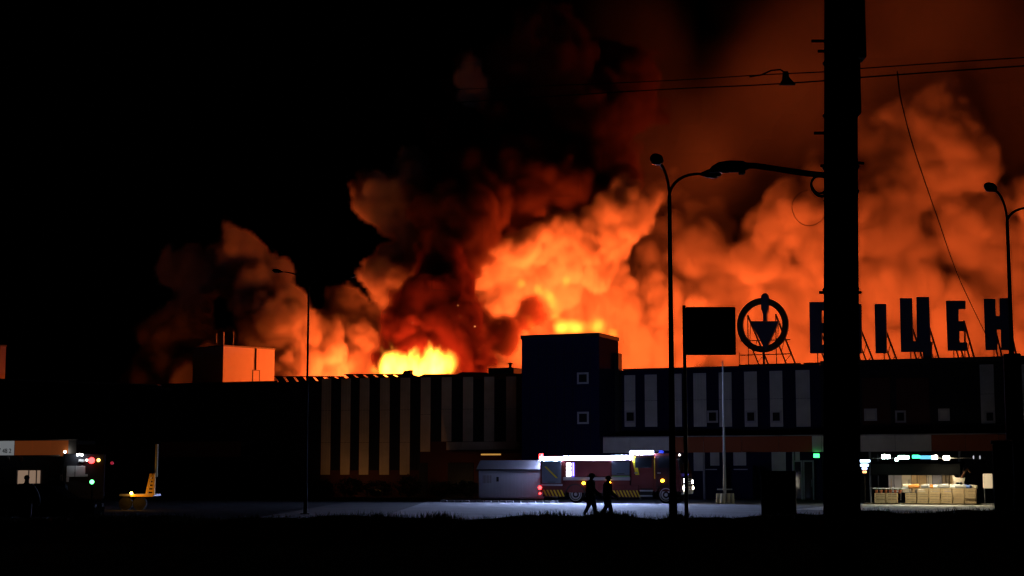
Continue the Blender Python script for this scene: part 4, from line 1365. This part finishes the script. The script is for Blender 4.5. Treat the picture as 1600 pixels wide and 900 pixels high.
def blob_field(lo, hi, vox, blobs, k=1.6):
    """smooth union of balls: metres inside the surface, on a grid of points"""
    n = [int(round((hi[i] - lo[i]) / vox)) + 1 for i in range(3)]
    ax = [lo[i] + vox * np.arange(n[i], dtype=np.float32) for i in range(3)]
    S = np.full(n, -12.0, np.float32)
    for (x, y, z, r, sy) in blobs:
        m = r + 6.0
        sl = []
        for i, (c, w) in enumerate(((x, m), (y, m * max(sy, .6)), (z, m))):
            a = int(max(0, (c - w - lo[i]) / vox))
            b = int(min(n[i], (c + w - lo[i]) / vox + 2))
            sl.append(slice(a, b))
        if any(s.stop <= s.start for s in sl):
            continue
        d = np.sqrt(((ax[0][sl[0]] - x) ** 2)[:, None, None] + (((ax[1][sl[1]] - y) / sy) ** 2)[None, :, None] + ((ax[2][sl[2]] - z) ** 2)[None, None, :])
        f = r - d
        sub = S[tuple(sl)]
        h = np.clip(0.5 + 0.5 * (f - sub) / k, 0, 1)
        S[tuple(sl)] = sub * (1 - h) + f * h + k * h * (1 - h) * 0.6
    return S, n


def volume_mat(name, albedo, density, absorb=None, aniso=0.0, emit=None, estr=0.0):
    m = bpy.data.materials.new(name)
    m.use_nodes = True
    nt = m.node_tree
    nt.nodes.clear()
    out = nt.nodes.new('ShaderNodeOutputMaterial')
    pv = nt.nodes.new('ShaderNodeVolumePrincipled')
    pv.inputs['Color'].default_value = (*albedo, 1)
    pv.inputs['Density'].default_value = density
    pv.inputs['Density Attribute'].default_value = 'density'
    pv.inputs['Anisotropy'].default_value = aniso
    if emit:
        at_ = nt.nodes.new('ShaderNodeAttribute')
        at_.attribute_name = 'density'
        mu = nt.nodes.new('ShaderNodeMath')
        mu.operation = 'MULTIPLY'
        mu.inputs[1].default_value = estr
        nt.links.new(at_.outputs['Fac'], mu.inputs[0])
        nt.links.new(mu.outputs[0], pv.inputs['Emission Strength'])
        pv.inputs['Emission Color'].default_value = (*emit, 1)
    nt.links.new(pv.outputs[0], out.inputs['Volume'])
    m.cycles.volume_sampling = 'MULTIPLE_IMPORTANCE'
    m.cycles.volume_step_rate = 1.0
    return m


def fog(name, lo, hi, vox, S, n, m, amp=1.6, scale=0.22, detail=5.0, width=1.2, floor=0.0, up=2, rough=0.55, stretch=(1, 1, 1), seed=0.0, fade=None):
    """a fog volume: the coarse field S plus fractal noise, turned into a density"""
    me = bpy.data.meshes.new(name)
    N = S.size
    me.vertices.add(N)
    a = me.attributes.new('inside', 'FLOAT', 'POINT')
    a.data.foreach_set('value', np.ascontiguousarray(S, np.float32).ravel())
    o = bpy.data.objects.new(name, me)
    C.objects.link(o)
    me.materials.append(m)
    ng = bpy.data.node_groups.new(name, 'GeometryNodeTree')
    ng.interface.new_socket('Geometry', in_out='INPUT', socket_type='NodeSocketGeometry')
    ng.interface.new_socket('Geometry', in_out='OUTPUT', socket_type='NodeSocketGeometry')
    N_, L = ng.nodes, ng.links
    gi, go = N_.new('NodeGroupInput'), N_.new('NodeGroupOutput')

    def math_(op, a, b=None, c=None):
        x = N_.new('ShaderNodeMath')
        x.operation = op
        for i, v in enumerate((a, b, c)):
            if v is None:
                continue
            if hasattr(v, 'links'):
                L.new(v, x.inputs[i])
            else:
                x.inputs[i].default_value = v
        return x.outputs[0]

    pos = N_.new('GeometryNodeInputPosition').outputs[0]
    sep = N_.new('ShaderNodeSeparateXYZ')
    L.new(pos, sep.inputs[0])
    fl, fr = [], []
    for i in range(3):
        g = math_('DIVIDE', math_('SUBTRACT', sep.outputs[i], lo[i]), vox)
        g = math_('MINIMUM', math_('MAXIMUM', g, 0.0), n[i] - 1.001)
        f = math_('FLOOR', g)
        fl.append(f)
        fr.append(math_('SUBTRACT', g, f))
    att = N_.new('GeometryNodeInputNamedAttribute')
    att.data_type = 'FLOAT'
    att.inputs['Name'].default_value = 'inside'

    base = math_('MULTIPLY_ADD', math_('MULTIPLY_ADD', fl[0], float(n[1]), fl[1]), float(n[2]), fl[2])

    def samp(off):
        s = N_.new('GeometryNodeSampleIndex')
        s.data_type = 'FLOAT'
        s.domain = 'POINT'
        s.clamp = True
        L.new(gi.outputs[0], s.inputs['Geometry'])
        L.new(att.outputs['Attribute'], s.inputs['Value'])
        idx = math_('ADD', base, float(off) + 0.25)
        f2i = N_.new('FunctionNodeFloatToInt')
        f2i.rounding_mode = 'FLOOR'
        L.new(idx, f2i.inputs[0])
        L.new(f2i.outputs[0], s.inputs['Index'])
        return s.outputs['Value']

    def lerp(a, b, t):
        return math_('MULTIPLY_ADD', math_('SUBTRACT', b, a), t, a)

    nyz, nz = n[1] * n[2], n[2]
    c = {}
    for i in (0, 1):
        for j in (0, 1):
            c[i, j] = lerp(samp(i * nyz + j * nz), samp(i * nyz + j * nz + 1), fr[2])
    s = lerp(lerp(c[0, 0], c[0, 1], fr[1]), lerp(c[1, 0], c[1, 1], fr[1]), fr[0])
    # billows: ridged fractal noise, round towards the outside
    mp = N_.new('ShaderNodeVectorMath')
    mp.operation = 'MULTIPLY_ADD'
    L.new(pos, mp.inputs[0])
    mp.inputs[1].default_value = stretch
    mp.inputs[2].default_value = (seed, seed * 1.7, -seed)
    wz = N_.new('ShaderNodeTexNoise')
    wz.inputs['Scale'].default_value = scale * 0.6
    wz.inputs['Detail'].default_value = 2.0
    L.new(mp.outputs[0], wz.inputs['Vector'])
    wa = N_.new('ShaderNodeVectorMath')
    wa.operation = 'MULTIPLY_ADD'
    L.new(wz.outputs['Color'], wa.inputs[0])
    wa.inputs[1].default_value = (2.2, 2.2, 2.2)
    L.new(mp.outputs[0], wa.inputs[2])
    tot = None
    for o_, (fs, am) in enumerate(((0.5, 0.45), (1.0, 0.85), (2.3, 0.5), (5.1, 0.22))):
        v = N_.new('ShaderNodeTexVoronoi')
        v.feature = 'F1'
        v.inputs['Scale'].default_value = scale * fs
        L.new(wa.outputs[0], v.inputs['Vector'])
        t = math_('MULTIPLY_ADD', v.outputs['Distance'], -2.0 * am, 1.12 * am)
        tot = t if tot is None else math_('ADD', tot, t)
    nz_ = N_.new('ShaderNodeTexNoise')
    nz_.inputs['Scale'].default_value = scale * 3.0
    nz_.inputs['Detail'].default_value = detail
    nz_.inputs['Roughness'].default_value = rough
    L.new(wa.outputs[0], nz_.inputs['Vector'])
    tot = math_('ADD', tot, math_('MULTIPLY_ADD', nz_.outputs['Fac'], 1.1, -0.55))
    s = math_('MULTIPLY_ADD', tot, amp, s)
    mr = N_.new('ShaderNodeMapRange')
    mr.interpolation_type = 'SMOOTHSTEP'
    mr.inputs['From Min'].default_value = 0.0
    mr.inputs['From Max'].default_value = width
    L.new(s, mr.inputs['Value'])
    d = mr.outputs[0]
    if floor:
        big = N_.new('ShaderNodeTexNoise')
        big.inputs['Scale'].default_value = floor
        L.new(pos, big.inputs['Vector'])
        d = math_('MULTIPLY', d, math_('MAXIMUM', math_('MULTIPLY_ADD', big.outputs['Fac'], 3.0, -0.8), 0.15))
    vc = N_.new('GeometryNodeVolumeCube')
    L.new(d, vc.inputs['Density'])
    vc.inputs['Min'].default_value = lo
    vc.inputs['Max'].default_value = hi
    for i, ax in enumerate('XYZ'):
        vc.inputs['Resolution ' + ax].default_value = int((n[i] - 1) * up)
    sm = N_.new('GeometryNodeSetMaterial')
    sm.inputs['Material'].default_value = m
    L.new(vc.outputs['Volume'], sm.inputs['Geometry'])
    L.new(sm.outputs[0], go.inputs[0])
    md = o.modifiers.new('fog', 'NODES')
    md.node_group = ng
    return o


def B(px, py, rpx, Y, sy=1.0):
    p = at(px, py, Y)
    return (p.x, p.y, p.z, rpx / F * Y, sy)


# pale brown smoke, many rounded masses behind the roof
pale = [
    # left plume
    B(385, 400, 40, 150), B(440, 412, 17, 149), B(345, 430, 44, 152), B(300, 440, 36, 153), B(270, 430, 20, 154), B(410, 445, 44, 149), B(455, 475, 34, 147),
    B(420, 505, 52, 148), B(470, 520, 44, 147), B(300, 510, 44, 153), B(260, 545, 44, 154), B(235, 590, 40, 155), B(340, 560, 52, 152), B(300, 590, 50, 153), B(400, 575, 50, 150),
    B(470, 575, 40, 146), B(535, 492, 32, 157), B(562, 508, 38, 157), B(520, 520, 42, 155), B(545, 560, 44, 154), B(500, 590, 40, 149), B(590, 570, 46, 156), B(575, 540, 34, 152),
    # left edge of the tall plume
    B(604, 312, 42, 150), B(630, 285, 30, 151), B(628, 350, 30, 149), B(640, 380, 16, 148), B(606, 415, 36, 148), B(597, 445, 20, 149), B(665, 300, 38, 153), B(618, 480, 34, 152), B(600, 520, 40, 154),
    B(690, 380, 36, 154), B(725, 110, 26, 154), B(738, 150, 14, 154), B(760, 100, 26, 158),
]
heart = [
    # lit heart
    B(790, 420, 62, 158), B(850, 400, 64, 158), B(920, 380, 60, 157), B(955, 350, 44, 154), B(965, 330, 36, 154), B(900, 355, 44, 155), B(800, 385, 32, 152), B(850, 450, 64, 163),
    B(760, 490, 62, 160), B(870, 500, 74, 166), B(940, 450, 64, 164), B(790, 560, 64, 165), B(870, 325, 22, 156), B(935, 330, 22, 154),
    B(970, 520, 74, 168), B(1010, 450, 55, 166), B(1000, 570, 74, 168),
]
bank = [
    # right bank
    B(1080, 520, 95, 170), B(1080, 430, 70, 169), B(1180, 480, 85, 170), B(1200, 390, 48, 164), B(1240, 350, 52, 164), B(1270, 430, 74, 168),
    B(1300, 330, 72, 167), B(1380, 420, 105, 172), B(1400, 280, 84, 170), B(1470, 220, 62, 168), B(1500, 260, 58, 168), B(1440, 200, 48, 168), B(1360, 220, 55, 170),
    B(1500, 360, 94, 172), B(1600, 400, 94, 172), B(1640, 330, 60, 166), B(1700, 480, 115, 172), B(1480, 520, 115, 174), B(1340, 540, 105, 174),
    B(1220, 570, 94, 172), B(1600, 560, 105, 172), B(1100, 380, 50, 172), B(1160, 420, 50, 172), B(1010, 390, 55, 170), B(1040, 340, 48, 173), B(1000, 320, 40, 174),
]
# dark, sooty smoke; its shadow is put into the low albedo too
shaded_soot = [
    B(690, 430, 52, 146), B(690, 385, 42, 144), B(718, 335, 52, 146), B(660, 440, 24, 145), B(665, 330, 20, 145), B(765, 505, 32, 149),
    B(700, 370, 48, 150), B(740, 310, 72, 152), B(800, 270, 80, 154), B(880, 280, 60, 154), B(930, 260, 55, 156), B(720, 250, 60, 156),
    B(800, 200, 90, 158), B(900, 200, 100, 160), B(770, 130, 58, 158), B(850, 120, 100, 160), B(960, 150, 75, 164),
    B(785, 515, 34, 148), B(825, 490, 22, 150),
]
ball = [B(670, 485, 60, 142), B(635, 515, 44, 141), B(715, 505, 46, 141), B(690, 445, 46, 144), B(635, 548, 40, 140), B(725, 545, 34, 140), B(680, 530, 50, 142), B(612, 570, 34, 142), B(745, 570, 26, 143)]
veil = [B(1080, 240, 150, 172), B(1250, 140, 190, 174), B(1450, 70, 220, 175), B(1650, 170, 230, 176), B(1010, 60, 120, 172), B(1150, 350, 140, 182), B(1400, 330, 200, 188), B(1600, 450, 200, 192), B(1000, 330, 90, 178)]
vx = .75
for (nm, bl, lo, hi, v_, al, dn, kw, lab) in (
        ('left_smoke', pale, (-40., 138., 5.), (0., 168., 46.), .58, (.82, .78, .74), 4.0, dict(amp=1.7, scale=.18, width=.9, up=2), 'brown smoke plume curling up at the left above the plant room'),
        ('heart_smoke', heart, (-8., 140., 4.), (24., 182., 36.), .6, (.90, .88, .85), 3.0, dict(amp=1.9, scale=.16, width=1.1, up=2, seed=4.0), 'bright orange smoke mass billowing behind the stair tower'),
        ('bank_smoke', bank, (8., 150., 5.), (68., 192., 50.), .85, (.92, .90, .88), 1.5, dict(amp=2.2, scale=.13, width=1.5, up=2, seed=8.0), 'wide soft orange smoke bank behind the roof sign')):
    S, nS = blob_field(lo, hi, v_, bl)
    o = fog('smoke', lo, hi, v_, S, nS, volume_mat(nm, al, dn), **kw)
    tag(o, lab, 'smoke', kind='stuff')
lo2, hi2 = (-22.0, 130.0, 6.0), (26.0, 180.0, 60.0)
S2, nS2 = blob_field(lo2, hi2, vx, shaded_soot)
o = fog('smoke', lo2, hi2, vx, S2, nS2, volume_mat('shaded_sooty_smoke', (0.27, 0.13, 0.115), 2.0), amp=1.8, scale=0.2, width=1.2, up=2, seed=11.0)
tag(o, 'dark sooty smoke column with painted shade rising over the flames', 'smoke', kind='stuff')
lob, hib = (-17.0, 131.0, 8.0), (0.0, 152.0, 24.0)
Sb, nb = blob_field(lob, hib, .7, ball)
o = fog('smoke', lob, hib, .7, Sb, nb, volume_mat('red_glow_tint', (0.27, 0.085, 0.10), 3.0), amp=1.3, scale=0.3, width=.9, up=2, seed=31.0)  # red glow of the flames is put into this smoke's colour
tag(o, 'ball of sooty smoke with painted red fire glow, boiling right above the flames', 'smoke', kind='stuff')
lo3, hi3 = (-2.0, 152.0, 6.0), (88.0, 210.0, 66.0)
S3, nS3 = blob_field(lo3, hi3, 2.0, veil, 4.0)
o = fog('smoke', lo3, hi3, 2.0, S3, nS3, volume_mat('smoke_veil', (0.9, 0.87, 0.84), 0.05), amp=3.0, scale=0.07, width=6.0, up=1, seed=21.0)
tag(o, 'thin dim red smoke veil spread across the sky', 'smoke', kind='stuff')
FIRES = ((655, 584, 136, 8000, .8), (640, 585, 130.5, 1500, .6), (548, 590, 146, 5200, .8), (470, 588, 147.5, 3800, .8), (890, 556, 150, 14500, 1.2), (852, 470, 151, 4500, .8), (1010, 575, 154, 7500, 1.2), (1180, 582, 154, 9000, 1.2), (1420, 582, 154, 9500, 1.2), (1620, 575, 154, 7000, 1.2), (500, 587, 133.5, 350, .6))
# ------------------------------------------------------------------ flames and their light
FIRE = (1.0, 0.115, 0.018)
flame_b = [B(px - 10, py - 2, r * 1.22, Y) for (px, py, r, Y) in ((626, 573, 19, 131), (610, 582, 15, 130), (655, 572, 19, 131.5), (682, 567, 21, 132), (702, 571, 17, 131.5), (664, 584, 18, 129.5), (690, 585, 18, 130), (640, 586, 14, 129.5), (714, 582, 12, 131), (668, 562, 13, 132))]
flo, fhi = (-15.5, 124.0, 8.2), (-1.5, 138.0, 15.0)
Sf, nf = blob_field(flo, fhi, .35, flame_b, .6)
fl_m = volume_mat('flame_left', (.5, .4, .3), .05, emit=(1, .30, .028), estr=6.5)
o = fog('flames', flo, fhi, .35, Sf, nf, fl_m, amp=.75, scale=.6, width=1.0, up=2, seed=3.0, stretch=(1.3, 1.3, .55))
tag(o, 'yellow white flames bursting over the roof edge', 'fire', kind='stuff')
flame2 = [B(905, 512, 20, 146), B(878, 511, 16, 146), B(932, 514, 19, 147), B(958, 522, 14, 147), B(834, 505, 5, 148), B(830, 518, 6, 148), B(826, 494, 4, 148.5),
          B(840, 452, 12, 148), B(856, 462, 12, 148), B(866, 478, 12, 148), B(818, 443, 11, 148.5), B(872, 494, 12, 148), B(884, 440, 10, 148)]
flo, fhi = (-1.0, 140.0, 10.0), (12.0, 158.0, 21.0)
Sf, nf = blob_field(flo, fhi, .35, flame2, 1.4)
o = fog('flames', flo, fhi, .35, Sf, nf, volume_mat('flame_mid', (.5, .4, .3), .05, emit=(1, .27, .02), estr=6.5), amp=.35, scale=.4, width=1.8, up=2, seed=5.0)
tag(o, 'orange flames licking up behind the stair tower', 'fire', kind='stuff')
for (px, py, Y, P, rad) in FIRES:
    point_light('fire_light', at(px, py, Y), P, FIRE, rad)
# embers: glowing specks in the smoke
ev, ef = [], []
er = random.Random(4)
for i in range(7):
    px, py = er.gauss(690, 55), er.uniform(470, 580)
    if i < 1:
        px, py = 742, 510
    c = at(px, py, er.uniform(127, 133))
    r_ = .055 if i < 1 else er.uniform(.012, .035)
    n0 = len(ev)
    ev += [c + Vector(d) * r_ for d in ((1, 0, 0), (-1, 0, 0), (0, 1, 0), (0, -1, 0), (0, 0, 1), (0, 0, -1))]
    ef += [tuple(n0 + j for j in t) for t in ((0, 2, 4), (2, 1, 4), (1, 3, 4), (3, 0, 4), (2, 0, 5), (1, 2, 5), (3, 1, 5), (0, 3, 5))]
me = bpy.data.meshes.new('embers')
me.from_pydata(ev, [], ef)
me.materials.append(mat('ember_glow', (.5, .1, .02), .5, emit=(1, .35, .12), estr=2.5))
o = bpy.data.objects.new('embers', me)
C.objects.link(o)
tag(o, 'scattered glowing embers drifting above the flames', 'embers', kind='stuff')
